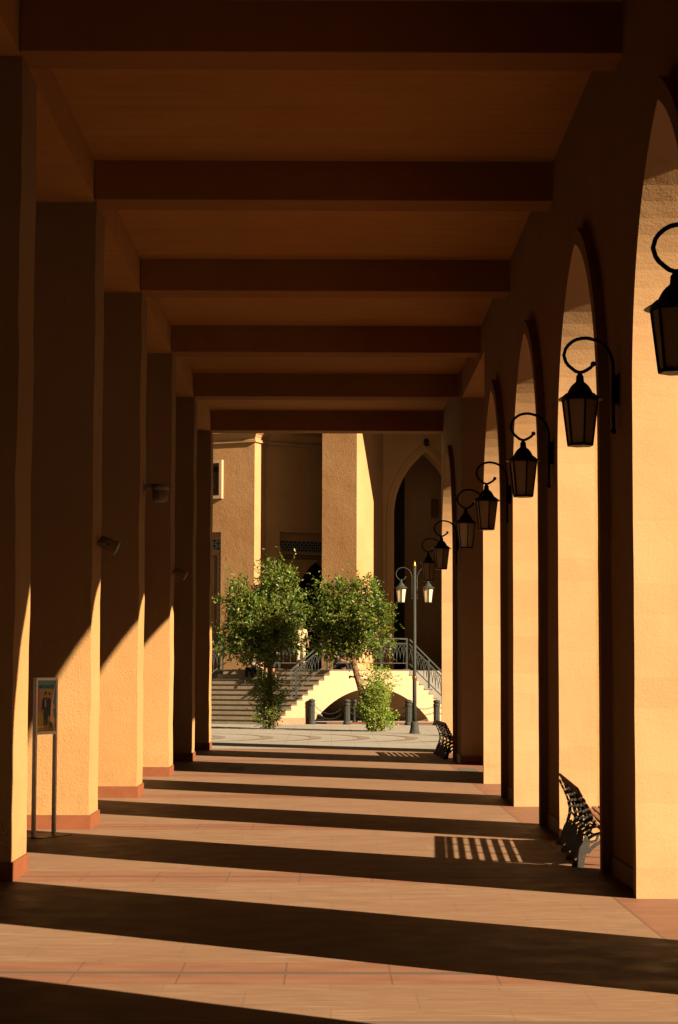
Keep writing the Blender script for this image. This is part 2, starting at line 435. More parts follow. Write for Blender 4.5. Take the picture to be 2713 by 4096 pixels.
def arch_curve(c, hw, zs, rise, n=18):
    """points from left springing over the apex to the right springing; (y, z)"""
    co = (rise * rise - hw * hw) / (2 * hw); Rr = hw + co
    a1 = math.acos(co / Rr); L = []
    for i in range(n + 1):
        a = a1 * i / n; L.append((-(Rr * cos(a) - co), zs + Rr * sin(a)))
    pts = [(c + y, z) for y, z in L] + [(c - y, z) for y, z in reversed(L[:-1])]
    return pts
def arch_slab(m, X0, X1, ya, yb, c, hw, zs, rise, ztop, seed=0, faces=True):
    cur = arch_curve(c, hw, zs, rise)
    nz = int(zs / .25); zl = [zs * i / nz for i in range(nz + 1)]
    jl = lambda z: c - hw + wob(z, seed) * min(1, (zs - z) * 2 + .0)
    jr = lambda z: c + hw + wob(z, seed + 5) * min(1, (zs - z) * 2)
    for X in (X0, X1):
        for i in range(nz):
            a, b = zl[i], zl[i + 1]
            m.poly([(X, ya, a), (X, jl(a), a), (X, jl(b), b), (X, ya, b)])
            m.poly([(X, jr(a), a), (X, yb, a), (X, yb, b), (X, jr(b), b)])
        m.poly([(X, ya, zs), (X, c - hw, zs), (X, c - hw, ztop), (X, ya, ztop)])
        m.poly([(X, c + hw, zs), (X, yb, zs), (X, yb, ztop), (X, c + hw, ztop)])
        for i in range(len(cur) - 1):
            (y0, z0), (y1, z1) = cur[i], cur[i + 1]
            m.poly([(X, y0, z0), (X, y1, z1), (X, y1, ztop), (X, y0, ztop)])
    for i in range(nz):
        a, b = zl[i], zl[i + 1]
        m.poly([(X0, jl(a), a), (X1, jl(a), a), (X1, jl(b), b), (X0, jl(b), b)])
        m.poly([(X0, jr(a), a), (X1, jr(a), a), (X1, jr(b), b), (X0, jr(b), b)])
    for i in range(len(cur) - 1):
        (y0, z0), (y1, z1) = cur[i], cur[i + 1]
        m.poly([(X0, y0, z0), (X1, y0, z0), (X1, y1, z1), (X0, y1, z1)], 0, True)
    for (y, X) in ((ya, 0), (yb, 0)):
        m.poly([(X0, y, 0), (X1, y, 0), (X1, y, ztop), (X0, y, ztop)])
def arch_ring(m, X0, X1, c, hw, zs, rise, wd, seed=0):
    """raised moulding round the opening, jambs included"""
    co = (rise * rise - hw * hw) / (2 * hw); Rr = hw + co
    a1 = math.acos(co / Rr); a2 = math.acos(co / (Rr + wd)); n = 18
    nz = int(zs / .25)
    inn = [(-hw, zs * i / nz) for i in range(nz)] + [(-(Rr * cos(a1 * i / n) - co), zs + Rr * sin(a1 * i / n)) for i in range(n + 1)]
    out = [(-hw - wd, zs * i / nz) for i in range(nz)] + [(-((Rr + wd) * cos(a2 * i / n) - co), zs + (Rr + wd) * sin(a2 * i / n)) for i in range(n + 1)]
    inn[-1] = (0, inn[-1][1]); out[-1] = (0, out[-1][1])
    for s in (1, -1):
        for i in range(len(inn) - 1):
            (a, b), (d, e) = inn[i], inn[i + 1]; (p, q), (r, t) = out[i], out[i + 1]
            def Y(v, z=None): return c + s * v
            if i < nz:
                wv0 = wob(b, seed if s > 0 else seed + 5) * min(1, (zs - b) * 2); wv1 = wob(e, seed if s > 0 else seed + 5) * min(1, max(0, zs - e) * 2)
                a, d, p, r = a + s * wv0, d + s * wv1, p + s * wv0, r + s * wv1
            m.poly([(X0, Y(a), b), (X0, Y(d), e), (X0, Y(r), t), (X0, Y(p), q)])
            m.poly([(X0, Y(p), q), (X1, Y(p), q), (X1, Y(r), t), (X0, Y(r), t)])
            m.poly([(X0, Y(a), b), (X1, Y(a), b), (X1, Y(d), e), (X0, Y(d), e)])
HWS = {0: 1.3, 1: 1.47}
bays = [(10.4, 6.5, 12.9), (15.6, 12.9, 18.23), (21.05, 18.23, 23.88), (26.7, 23.88, 29.5), (32.3, 29.5, 34.95)]
HW = 1.7; ZS = 4.2; RISE = 2.15
for i, (c, ya, yb) in enumerate(bays):
    m = MB(); HW = HWS.get(i, 1.7); arch_slab(m, XW, 2.96, ya, yb, c, HW, ZS, RISE, ZC + .3, i)
    wl = m.build('arched_wall', PL_SMOOTH, arc)
    m = MB(); arch_ring(m, XR, XW, c, HW, ZS, RISE, .17, i); m.build('arch_moulding', PL_SMOOTH, wl)
    m = MB(); arch_slab(m, 2.962, 3.40, ya, yb, c, HW + .38, ZS, RISE + .40, ZC + .3, i + 3)
    m.build('outer_arch', PL_ROUGH, wl)
    # terracotta skirting on the aisle side of each pier
    if i > 0:
        m = MB(); m.box(XW - .018, XW - .001, bays[i - 1][0] + HWS.get(i - 1, 1.7) + .2, ya + (c - HW - .2 - ya), 0, .172)
        m.build('skirting', PLINTH, wl)
# closed wall before the first arch (behind and beside the camera)
m = MB(); m.box(XW, 3.4, -8.05, 6.5, 0, ZC + .3); m.build('blind_wall', PL_SMOOTH, arc)
# last arch next to the plaza
c = 44.55; m = MB(); arch_slab(m, XW - .02, 3.1, 41.0, 48.3, c, 2.05, ZS, 2.45, ZC + .3, 8)
wl = m.build('arched_wall', PL_SMOOTH, arc)
m = MB(); arch_ring(m, XR - .01, XW - .02, c, 2.05, ZS, 2.45, .17, 8); m.build('arch_moulding', PL_SMOOTH, wl)
m = MB(); m.box(XW - .04, XW - .021, 41.02, 42.28, 0, .172); m.build('skirting', PLINTH, wl)
# side porch between the arches: flank wall, front wall and lintel
m = MB(); m.box(2.962, 6.4, 34.02, 34.94, 0, ZC + .3); m.box(5.9, 6.401, 34.94, 35.3, 0, ZC + .29); m.build('flank_wall', PL_SMOOTH, arc)
m = MB(); m.box(XW, 3.4, 34.96, 40.99, 7.4, ZC + .3); m.build('lintel', PL_CEIL, arc)
m = MB(); m.box(3.101, 3.7, 41.0, 43.0, 0, ZC + .3); m.build('cross_wall', PL_ROUGH, arc)
m = MB(); m.box(3.101, 3.62, 40.975, 40.998, 0, .172); m.box(XW - .02, 3.101, 40.975, 40.998, 0, .172); m.build('skirting', PLINTH, arc)
m = MB(); m.box(6.0, 6.5, 38.2, 40.2, 0, ZC + .3); m.box(6.0, 6.5, 34.96, 38.2, 6.2, ZC + .3); m.build('porch_wall', PL_ROUGH, arc)
m = MB(); m.box(3.41, 6.6, 34.0, 43.0, ZC + .301, ZC + .6); m.build('porch_roof', PL_CEIL, arc)

# ------------------------------------------------------------ lanterns
def hexring(r, z, cx=0, cy=0): return [Vector((cx + r * cos(pi / 6 + pi / 3 * k + .18), cy + r * sin(pi / 6 + pi / 3 * k + .18), z)) for k in range(6)]
def lantern_parts(parent, mat, cx, cz, cy=0.0):
    """lantern hanging below the point (cx, cy, cz)"""
    m = MB()
    m.lathe([(.018, .024), (.022, .0), (.034, -.018), (.038, -.07), (.05, -.08)][::-1], 12, (cx, cy, cz))
    m.lathe([(.212, -.238), (.20, -.229), (.16, -.205), (.132, -.18), (.118, -.178), (.108, -.155), (.088, -.12), (.062, -.09), (.03, -.07)], 24, (cx, cy, cz))
    hood = m.build('hood', mat, parent)
    f = MB()
    T = hexring(.165, cz - .232, cx, cy); B = hexring(.114, cz - .655, cx, cy)
    for k in range(6):
        k2 = (k + 1) % 6
        f.bar(T[k], B[k], .017, .017); f.bar(T[k], T[k2], .014, .028); f.bar(B[k], B[k2], .014, .022)
    f.lathe([(.110, -.666), (.118, -.657)], 6, (cx, cy, cz), ph=pi / 6 + .18, smooth=False)
    fr = f.build('frame', mat, parent)
    T = hexring(.157, cz - .236, cx, cy); B = hexring(.107, cz - .651, cx, cy)
    for k in range(6):
        k2 = (k + 1) % 6; p = MB(); p.poly([T[k], T[k2], B[k2], B[k]]); p.build('pane', GLASS, fr)
ARM = [(.124, .076), (.098, .046), (.068, .026), (.035, .008), (0, 0), (-.04, .012), (-.076, .04), (-.108, .068), (-.13, .10), (-.147, .16), (-.13, .22), (-.104, .256), (-.068, .287), (-.03, .307), (.015, .317), (.06, .32), (.1, .314), (.148, .30), (.19, .28), (.228, .25), (.258, .215), (.28, .175), (.296, .13), (.305, .085), (.308, .04), (.306, -.05)]
def wall_lantern(wx, y):
    """wall plate touches the wall at x = wx"""
    r = empty('wall_lantern', (wx, y, 4.60))
    m = MB(); m.tube([(a - .36, 0, b) for a, b in ARM] + [(-.055, 0, -.3), (-.055, 0, -.535)], .0165, 10)
    m.ball((.124 - .36, 0, .08), .026); m.ball((-.055, 0, -.545), .027)
    m.build('arm', IRON, r)
    m = MB(); m.box(-.05, 0, -.03, .03, -.29, -.02); m.box(-.006, 0, -.05, .05, -.31, 0); m.build('wall_plate', IRON, r, .003)
    lantern_parts(r, IRON, -.36, -.015)
    return r
wl0 = wall_lantern(XW, 18.55)
index_kids()
lan = [(XW, 18.55, 'black wall lantern on the right, second nearest, against the tall lit arch'),
       (XW, 13.35, 'black wall lantern cut off by the right edge of the photo'),
       (XW, 24.1, 'black wall lantern third from the front, over the second lit arch opening'),
       (XW, 29.85, 'black wall lantern fourth from the front, before the narrow third arch'),
       (XW, 34.45, 'black wall lantern fifth from the front, before the wide shaded pier'),
       (XW - .02, 41.75, 'black wall lantern sixth from the front, overlapping the thin far arch'),
       (XW - .02, 47.45, 'farthest black wall lantern, hanging just above the plaza street lamp')]
for i, (x, y, lb) in enumerate(lan):
    o = wl0 if i == 0 else copy_tree(wl0)
    o.location = (x, y, 4.625 if i != 1 else 4.54)
    tag(o, lb, 'lantern', 'wall lanterns along the right side of the arcade')

# ------------------------------------------------------------ benches
def bench_proto():
    r = empty('park_bench', (0, 0, 0))
    # profile: x across (0 = rear foot, towards the street), z up ; y along
    back = [(.03, .735), (.055, .69), (.085, .64), (.115, .585), (.142, .53), (.17, .475), (.205, .425), (.25, .385)]
    seat = [(.32, .385), (.39, .395), (.46, .40), (.53, .40), (.60, .39), (.655, .365)]
    allp = back + seat; L = 2.75
    for i, (x, z) in enumerate(allp):
        a = allp[max(0, i - 1)]; b = allp[min(len(allp) - 1, i + 1)]
        t = Vector((b[0] - a[0], 0, b[1] - a[1])).normalized(); n = Vector((t.z * -1, 0, t.x))
        m = MB(); c = Vector((x, 0, z)); hw_ = .0185 if i < 8 else .026; th = .012
        if i == 0: hw_ = .03
        q = [c + t * hw_ + n * th, c - t * hw_ + n * th, c - t * hw_ - n * th, c + t * hw_ - n * th]
        m.prism([p + Vector((0, -L / 2, 0)) for p in q], (0, L, 0)); m.build('slat', WOOD, r, .004)
    for fy in (-1.275, -.425, .425, 1.275):
        m = MB(); w2 = .022
        def ribbon(pts, wd):
            pts = [Vector((x, fy, z)) for x, z in pts]
            for i in range(len(pts) - 1): m.bar(pts[i], pts[i + 1] + (pts[i + 1] - pts[i]).normalized() * .006, .034, wd)
        ribbon([(.012, .70), (.035, .64), (.065, .58), (.09, .52), (.11, .46), (.125, .40), (.12, .33), (.10, .26), (.07, .20)], .022)
        ribbon([(x + .012, z - .034) for x, z in back + seat], .026)
        ribbon([(.125, .37), (.16, .32), (.215, .30), (.27, .33), (.28, .365)], .02)     # scrolls
        ribbon([(.10, .27), (.15, .24), (.20, .25), (.22, .29)], .02)
        ribbon([(.09, .50), (.15, .45)], .02); ribbon([(.07, .58), (.12, .53)], .016); ribbon([(.10, .44), (.17, .40), (.19, .42)], .018)
        ribbon([(.30, .345), (.36, .29), (.43, .30), (.47, .35)], .02)
        # rear leg, a flaring foot
        leg = [(.145, .27), (.06, .21), (.03, .13), (.018, .07), (-.03, .025), (-.03, 0), (.085, 0), (.085, .025), (.10, .10), (.14, .19)]
        m.prism([(x, fy - .018, z) for x, z in leg], (0, .036, 0))
        ribbon([(.12, .13), (.17, .19), (.24, .235), (.33, .26), (.42, .255), (.50, .22), (.56, .16), (.60, .09)], .03)
        leg2 = [(.585, .12), (.63, .12), (.66, .05), (.70, .025), (.70, 0), (.58, 0), (.58, .03)]
        m.prism([(x, fy - .018, z) for x, z in leg2], (0, .036, 0))
        ribbon([(.56, .20), (.60, .28), (.64, .345)], .026)
        m.build('iron_frame', CASTGREY, r)
    return r
bench = bench_proto(); index_kids()
b2 = copy_tree(bench)
bench.location = (2.42, 21.06, .004); bench.rotation_euler = (0, 0, -.05); b2.location = (2.36, 44.55, .004); b2.rotation_euler = (0, 0, .03)
tag(bench, 'nearer slatted park bench with curved back and cast iron frames, beside the lit right pillar', 'bench', 'slatted park benches in the arcade openings')
tag(b2, 'far slatted park bench at the end of the arcade next to the plaza', 'bench', 'slatted park benches in the arcade openings')

# ------------------------------------------------------------ loudspeakers, camera housing
def speaker(y, z, lb):
    r = empty('wall_speaker', (XL + .004, y, z)); tag(r, lb, 'loudspeaker', 'cylindrical loudspeakers on the left pillars')
    m = MB()
    M = Matrix.Rotation(radians(90 + 25), 3, 'Y')
    c0 = Vector((.13, 0, .0))
    m.lathe([(.055, -.12), (.068, -.112), (.084, .09), (.086, .10)], 20, c0, 0, M); m.build('housing', CREAMPL, r)
    m = MB(); m.lathe([(.088, .101), (.088, .118), (.07, .122), (.02, .124)], 20, c0, 0, M); m.build('grille', CREAMPL, r)
    m = MB()
    for s in (-1, 1): m.box(0, .155, s * .092 - .004, s * .092 + .004, -.018, .014)
    m.box(0, .006, -.092, .092, -.018, .014); m.build('bracket', CREAMPL, r)
    m = MB()
    for s in (-1, 1): m.lathe([(.012, -.006), (.012, .006)], 8, (.135, s * .10, -.002), 0, Matrix.Rotation(pi / 2, 3, 'X'))
    m.build('bolt', IRON, r)
speaker(24.72, 3.40, 'nearer cream loudspeaker tilted down, on the second left pillar')
speaker(36.45, 3.60, 'farther and smaller cream loudspeaker tilted down, on the fourth left pillar')
r = empty('camera_housing', (XL + .004, 30.6, 4.62)); tag(r, 'cream bucket shaped camera housing hung from a bracket on the third left pillar', 'camera')
m = MB(); m.box(0, .012, -.06, .06, -.1, .1); m.prism([(.012, -.02, .055), (.25, -.02, .055), (.25, -.02, .03), (.1, -.02, .01), (.012, -.02, -.055)], (0, .04, 0)); m.build('bracket', CREAMPL, r)
m = MB(); m.lathe([(.05, .045), (.12, .03), (.133, .01), (.133, -.045), (.12, -.047)][::-1], 24, (.255, 0, 0)); m.build('cap', CREAMPL, r)
m = MB(); m.lathe([(.085, -.215), (.105, -.205), (.113, -.18), (.12, -.047)], 24, (.255, 0, 0)); m.box(.25, .262, -.123, -.11, -.2, -.05); m.build('body', CREAMPL, r)

# ------------------------------------------------------------ poster stand
st = empty('poster_stand', (-3.33, 22.95, 0), math.atan2(.40, .19))
tag(st, 'tall narrow aluminium poster stand with colourful fashion poster, beside the second left pillar', 'sign stand')
WD = .44
m = MB(); m.box(-.03, WD + .12, -.16, .26, .004, .012); m.build('base_plate', DARKBASE, st)
for x0 in (0, WD - .03):
    m = MB(); m.box(x0, x0 + .03, -.022, .022, .012, 1.15); m.build('leg', ALU, st)
m = MB(); m.box(0, .03, -.022, .022, 1.151, 1.79); m.box(WD - .03, WD, -.022, .022, 1.151, 1.79)
m.box(.03, WD - .03, -.022, .022, 1.151, 1.185); m.box(.03, WD - .03, -.022, .022, 1.76, 1.79); m.build('frame', ALU, st)
def flat(name, col): return simple(name, tuple(min(2.4, k * 4.2) for k in col), .35, 0, .1, 20, 0)
pcols = [flat('poster teal', (.075, .17, .165)), flat('poster dark ink', (.02, .025, .03)), flat('poster red', (.36, .045, .02)), flat('poster rose grey', (.22, .15, .12)),
         flat('poster mustard', (.26, .17, .012)), flat('poster peach', (.50, .30, .19)), flat('poster skin', (.30, .13, .08)), flat('poster olive', (.14, .12, .015))]
m = MB(); X0, X1, Z0, Z1 = .03, WD - .03, 1.185, 1.76
m.box(X0, X1, -.008, .008, Z0, Z1, 3)
yy = [-.0085]
def pq(pts, mi):
    yy[0] -= .0004
    m.poly([(X0 + (X1 - X0) * u, yy[0], Z0 + (Z1 - Z0) * v) for u, v in pts], mi)
pq([(0, .83), (1, .83), (1, 1), (0, 1)], 0); pq([(0, .38), (.13, .38), (.15, .83), (0, .83)], 2)
pq([(0, 0), (.45, 0), (.42, .36), (0, .36)], 4); pq([(.45, 0), (1, 0), (1, .14), (.75, .22), (.45, .2)], 7)
pq([(.5, .6), (.72, .6), (.75, .83), (.5, .83)], 4)
pq([(.72, .2), (.85, .16), (.98, .02), (1, 0), (.92, .0), (1, .3), (.9, .55), (.95, .8), (1, .9), (.98, .92), (.85, .72), (.76, .5)], 5)
pq([(.86, .55), (1, .5), (1, .83), (.93, .78)], 0); pq([(.84, .44), (1, .44), (1, .22), (.9, .3)], 0)
# two walking figures in dark suits
pq([(.3, .62), (.38, .66), (.55, .66), (.6, .58), (.62, .4), (.6, .3), (.56, .12), (.5, .12), (.47, .3), (.44, .12), (.38, .12), (.36, .3), (.36, .45), (.28, .42), (.24, .36), (.27, .5)], 1)
pq([(.42, .63), (.48, .63), (.5, .48), (.42, .48)], 3)
pq([(.58, .64), (.66, .66), (.74, .62), (.74, .4), (.7, .3), (.6, .3)], 1)
pq([(.42, .67), (.49, .67), (.5, .74), (.41, .74)], 6); pq([(.40, .73), (.51, .72), (.50, .78), (.44, .79)], 1)
pq([(.62, .66), (.68, .66), (.70, .73), (.62, .73)], 6); pq([(.61, .72), (.71, .7), (.70, .77), (.63, .77)], 1)
pq([(.68, .16), (.76, .18), (.8, .08), (.74, .05)], 1)
pq([(.38, .03), (.43, .03), (.44, .12), (.38, .12)], 6); pq([(.52, .03), (.58, .03), (.56, .12), (.51, .12)], 6)
pq([(.02, .07), (.34, .07), (.34, .11), (.02, .11)], 5)
poster = m.build('poster', pcols, st, fixn=False)
def text(body, size, loc, parent, mat, name):
    cu = bpy.data.curves.new(name, 'FONT'); cu.body = body; cu.size = size; cu.align_x = 'CENTER'; cu.extrude = .0003
    o = bpy.data.objects.new(name, cu); COL.objects.link(o)
    dg = bpy.context.evaluated_depsgraph_get(); me = bpy.data.meshes.new_from_object(o.evaluated_get(dg))
    bpy.data.objects.remove(o); me.materials.clear(); me.materials.append(mat)
    o = bpy.data.objects.new(name, me); COL.objects.link(o); o.parent = parent; o.location = loc; o.rotation_euler = (pi / 2, 0, 0)
    return o
text('KARTELEN-NEW', .047, (WD / 2 - .01, -.0185, 1.672), poster, pcols[1], 'lettering')
text('THE LAND', .016, (.10, -.0185, 1.232), poster, pcols[1], 'lettering')

# ------------------------------------------------------------ stair bridge
d45 = Vector((.7071, .7071, 0)); wv = Vector((-.906, .423, 0)); SB = Vector((-1.92, 69.2, 0))
NS = 11; RZ = .17; RUN = .187 * sqrt(2); FLAT = 2.87 * sqrt(2)
st_ = empty('stair_bridge', SB); tag(st_, 'cream stepped stair bridge with low arch beneath and grey stone steps', 'staircase')
def lp(s, z, off=0.0, wq=0.0): return d45 * s + wv * wq + Vector((.7071, -.7071, 0)) * off + Vector((0, 0, z))
ZP = NS * RZ
L1 = RUN * (NS - 1); L2 = L1 + FLAT; L3 = L2 + RUN * (NS - 1)
def ztop(s):
    if s < L1: return RZ * (int(s / RUN + 1e-6) + 1)
    if s <= L2: return ZP
    return max(RZ, ZP - RZ * (int((s - L2) / RUN + 1e-6) + 1))
brk = sorted(set([RUN * i for i in range(NS)] + [L2 + RUN * i for i in range(NS)]))
A0 = 1.335 * sqrt(2); A1 = 5.456 * sqrt(2); AM = (A0 + A1) / 2; hwA = (A1 - A0) / 2; spring = .10; riseA = 1.12
Rr = (hwA ** 2 + riseA ** 2) / (2 * riseA)
def zarch(s):
    if s <= A0 or s >= A1: return 0.0
    return spring + riseA - Rr + sqrt(max(0, Rr * Rr - (s - AM) ** 2))
m = MB()
cuts = sorted(set([round(v, 4) for v in brk + [A0, A1] + [A0 + (A1 - A0) * i / 30 for i in range(31)]]))
for a, b in zip(cuts[:-1], cuts[1:]):
    zt = ztop((a + b) / 2) - .025; z0, z1 = zarch(a + 1e-5), zarch(b - 1e-5)
    m.poly([lp(a, z0), lp(b, z1), lp(b, zt), lp(a, zt)])
m.build('side_wall', PL_CREAM, st_)
m = MB()
for a, b in zip(cuts[:-1], cuts[1:]):
    if a >= A0 - 1e-4 and b <= A1 + 1e-4:
        z0, z1 = zarch(a + 1e-5), zarch(b - 1e-5)
        m.poly([lp(a, z0), lp(b, z1), lp(b, z1, 0, 4.2), lp(a, z0, 0, 4.2)], 0, True)
m.poly([lp(A0, 0), lp(A0, spring), lp(A0, spring, 0, 4.2), lp(A0, 0, 0, 4.2)])
m.poly([lp(A1, 0), lp(A1, spring), lp(A1, spring, 0, 4.2), lp(A1, 0, 0, 4.2)])
m.build('vault', PL_FAR, st_)
m = MB(); tr = MB()
for i in range(NS):
    s0 = RUN * i; s1 = s0 + RUN if i < NS - 1 else L2; z0 = RZ * i; z1 = z0 + RZ - .016
    m.poly([lp(s0, z0, -.002), lp(s0, z1, -.002), lp(s0, z1, -.002, 4.2), lp(s0, z0, -.002, 4.2)])
    A, B = lp(s0 - .015, z1, .03, -.02), lp(s1, z1, .03, -.02)
    tr.prism([A, B, B + wv * 4.22, A + wv * 4.22], (0, 0, .016))
    if i < NS - 1:
        s0 = L2 + RUN * i; s1 = s0 + RUN; z1 = ZP - RZ * (i + 1) - .025
        A, B = lp(s0 + .001, z1, .03, -.02), lp(s1 + .03, z1, .03, -.02)
        tr.prism([A, B, B + wv * 4.22, A + wv * 4.22], (0, 0, .025))
        m.poly([lp(s1, z1, -.002), lp(s1, z1 - RZ + .025, -.002), lp(s1, z1 - RZ + .025, -.002, 4.2), lp(s1, z1, -.002, 4.2)])
m.build('riser', STONE, st_); tr.build('tread', STONE_TOP, st_)
m = MB(); m.prism([lp(-.02, .001, .012), lp(1.3 * sqrt(2), .001, .012), lp(1.3 * sqrt(2), .22, .012), lp(RUN, .22, .012), lp(RUN, .17, .012), lp(-.02, .14, .012)], Vector((-.7071, .7071, 0)) * .011)
m.build('skirting', simple('rosy marble skirting', (.42, .22, .14), .7), st_)

def railing(pts, label, n_arcs, posts, h=1.12):
    """pts: base polyline; lattice of interlaced pointed arches between the rails"""
    r = empty('stair_railing', pts[0]); tag(r, label, 'railing', 'iron railings of the stair bridge')
    o = Vector(pts[0]); pts = [Vector(p) - o for p in pts]; Z = Vector((0, 0, 1))
    tot = sum((b - a).length for a, b in zip(pts[:-1], pts[1:]))
    def at(u):
        d = u * tot
        for a, b in zip(pts[:-1], pts[1:]):
            l = (b - a).length
            if d <= l + 1e-6: return a + (b - a) * (d / l)
            d -= l
        return pts[-1]
    m = MB()
    for a, b in zip(pts[:-1], pts[1:]): m.bar(a + Z * h, b + Z * h, .06, .05); m.bar(a + Z * (h - .16), b + Z * (h - .16), .025, .025)
    m.build('handrail', IRON_GREEN, r)
    for u in posts:
        p = at(u); m = MB(); m.bar(p, p + Z * (h - .02), .07, .07); m.box(p.x - .13, p.x + .13, p.y - .13, p.y + .13, p.z - .0, p.z + .03); m.build('post', IRON_GREEN, r)
    m = MB()
    for a, b in zip(pts[:-1], pts[1:]): m.bar(a + Z * .24, b + Z * .24, .03, .03)
    for i in range(n_arcs):
        u0 = i / n_arcs; du = 1 / n_arcs
        lo, hi = .24, h - .18
        m.bar(at(u0 + du / 2) + Z * lo, at(u0 + du / 2) + Z * (lo + (hi - lo) * .8), .018, .018)
        for (a, b) in ((u0, u0 + du), (u0 + du, u0), (u0 + du / 2, u0 - du / 2), (u0 + du / 2, u0 + 1.5 * du)):
            q = []
            for k in range(6):
                t = k / 5; uu = a + (b - a) * (1 - cos(t * pi / 2)); 
                if uu < 0 or uu > 1: break
                q.append(at(uu) + Z * (lo + (hi - lo) * (.2 + .8 * sin(t * pi / 2))))
            if len(q) > 1: m.tube(q, .011, 4)
    m.build('lattice', IRON_GREEN, r)
def W(s, z, off=0, wq=0): return SB + lp(s, z, off, wq)
i1 = 4 * RUN
railing([W(RUN * 3, RZ * 4, -.1), W(L1, ZP, -.1)], 'iron stair railing climbing beside the grey steps between the two trees', 6, (.18, .98))
railing([W(L1 + .1, ZP, -.1), W(L2, ZP, -.1)], 'level iron railing above the low arch, behind the right tree', 11, (.33, .66, 1))
railing([W(L2 + .12, ZP - .02, -.1), W(L3, RZ, -.1)], 'iron stair railing descending behind the double street lamp', 8, (.42, .95))
railing([W(0, RZ, -.1, 4.1), W(L1, ZP, -.1, 4.1)], 'iron stair railing at the far left edge of the grey steps', 8, (.5, .98))
railing([W(L1 + .12, ZP, -.1, 4.1), W(L2 - .2, ZP, -.1, 4.1)], 'level iron railing on the far side of the landing, behind the left tree', 10, (.35, .7, 1))

# raised terrace at the foot of the far building
m = MB(); m.prism([(-30, 79.5, 0), (6.2, 77.2, 0), (30, 77.2, 0), (30, 120, 0), (-30, 120, 0)], (0, 0, ZP - .03)); tag(m.build('terrace', PLAZA), kind='structure')
m = MB(); a, b = W(L1 + 1.0, ZP - .08, -.2, 4.23), W(L2, ZP - .08, -.2, 4.23)
m.prism([a, b, b + Vector((-3.0, 6.5, 0)), a + Vector((-3.0, 8.5, 0))], (0, 0, .055)); tag(m.build('path', STONE_TOP), kind='structure')

# ------------------------------------------------------------ far building (faceted hall)
hall = empty('hall_building', (1.04, 84, 0)); tag(hall, 'tall faceted ochre hall with lit piers, recessed tiled portals and a large pointed arch', 'building')
O = Vector((1.04, 84, 0)); T = Vector((.899, -.438, 0)); N = Vector((.438, .899, 0))
def H(s, d, z): return T * s + N * d + Vector((0, 0, z))
ZT = 19.0; ZG = ZP - .035
m = MB()
m.prism([H(-1.6, 0, ZG), H(0, 0, ZG), H(0, 2.62, ZG), H(-1.6, 2.62, ZG)], (0, 0, ZT - ZG)); m.build('pier', PL_FAR, hall)
# left body with side return, window hole left as a recess
m = MB()
Z_P = 7.72; SPL = -6.42; SPR = -9.6
def rect(m, s0, s1, z0, z1, d=0.0, mi=0): m.poly([H(s0, d, z0), H(s1, d, z0), H(s1, d, z1), H(s0, d, z1)], mi)
WS1, WS0, WZ0, WZ1 = -6.45, -7.5, 9.28, 10.68
rect(m, SPL, -4.805, ZG, Z_P); rect(m, -14, SPR, ZG, Z_P); rect(m, -14, -4.805, Z_P, WZ0)
rect(m, -14, WS0, WZ0, WZ1); rect(m, WS1, -4.805, WZ0, WZ1); rect(m, -14, -4.805, WZ1, ZT)
m.poly([H(-4.805, 0, ZG), H(-4.805, 1.06, ZG), H(-4.805, 1.06, ZT), H(-4.805, 0, ZT)])
for s in (SPL, SPR): m.poly([H(s, 0, ZG), H(s, .4, ZG), H(s, .4, Z_P), H(s, 0, Z_P)])
m.poly([H(SPL, 0, Z_P), H(SPR, 0, Z_P), H(SPR, .4, Z_P), H(SPL, .4, Z_P)])
for s in (WS0, WS1): m.poly([H(s, 0, WZ0), H(s, .25, WZ0), H(s, .25, WZ1), H(s, 0, WZ1)])
for z in (WZ0, WZ1): m.poly([H(WS0, 0, z), H(WS1, 0, z), H(WS1, .25, z), H(WS0, .25, z)])
m.poly([H(-14, 0, ZG), H(-14, 6, ZG), H(-14, 6, ZT), H(-14, 0, ZT)])
m.build('wall', PL_FAR, hall)
m = MB()     # left portal: tile border, inner frame, door
rect(m, SPR, SPL, ZG, Z_P, .4, 0); pr = m.build('portal', PL_FAR, hall)
m = MB(); rect(m, SPR, SPL, Z_P - .75, Z_P - .28, .385); rect(m, SPL - .30, SPL - .0, ZG, Z_P - .75, .385); m.build('tile_border', TILE, pr)
m = MB()
for s in (-.42, -.62): m.prism([H(SPL + s, .36, ZG), H(SPL + s - .10, .36, ZG), H(SPL + s - .10, .36, Z_P - .95 + s * .3), H(SPL + s, .36, Z_P - .95 + s * .3)], N * .03)
m.prism([H(SPR + .4, .36, Z_P - 1.08), H(SPL - .42, .36, Z_P - 1.08), H(SPL - .42, .36, Z_P - .98), H(SPR + .4, .36, Z_P - .98)], N * .03); m.build('portal_frame', DOORW, pr)
# window
m = MB(); fr = .13
for (s0, s1, z0, z1) in ((WS0 - fr, WS1 + fr, WZ1, WZ1 + fr), (WS0 - fr, WS1 + fr, WZ0 - fr, WZ0), (WS1, WS1 + fr, WZ0 + .001, WZ1 - .001), (WS0 - fr, WS0, WZ0 + .001, WZ1 - .001)):
    m.prism([H(s0, -.16, z0), H(s1, -.16, z0), H(s1, -.16, z1), H(s0, -.16, z1)], N * .157)
wn = m.build('window', PL_CREAM, hall)
m = MB()
for (s0, s1, z0, z1) in ((WS0, WS1, WZ1 - .12, WZ1), (WS0, WS1, WZ0, WZ0 + .12), (WS1 - .14, WS1, WZ0 + .12, WZ1 - .12), (WS0, WS0 + .14, WZ0 + .12, WZ1 - .12)):
    m.prism([H(s0, .06, z0), H(s1, .06, z0), H(s1, .06, z1), H(s0, .06, z1)], N * .05)
m.build('window_frame', DOORW, wn)
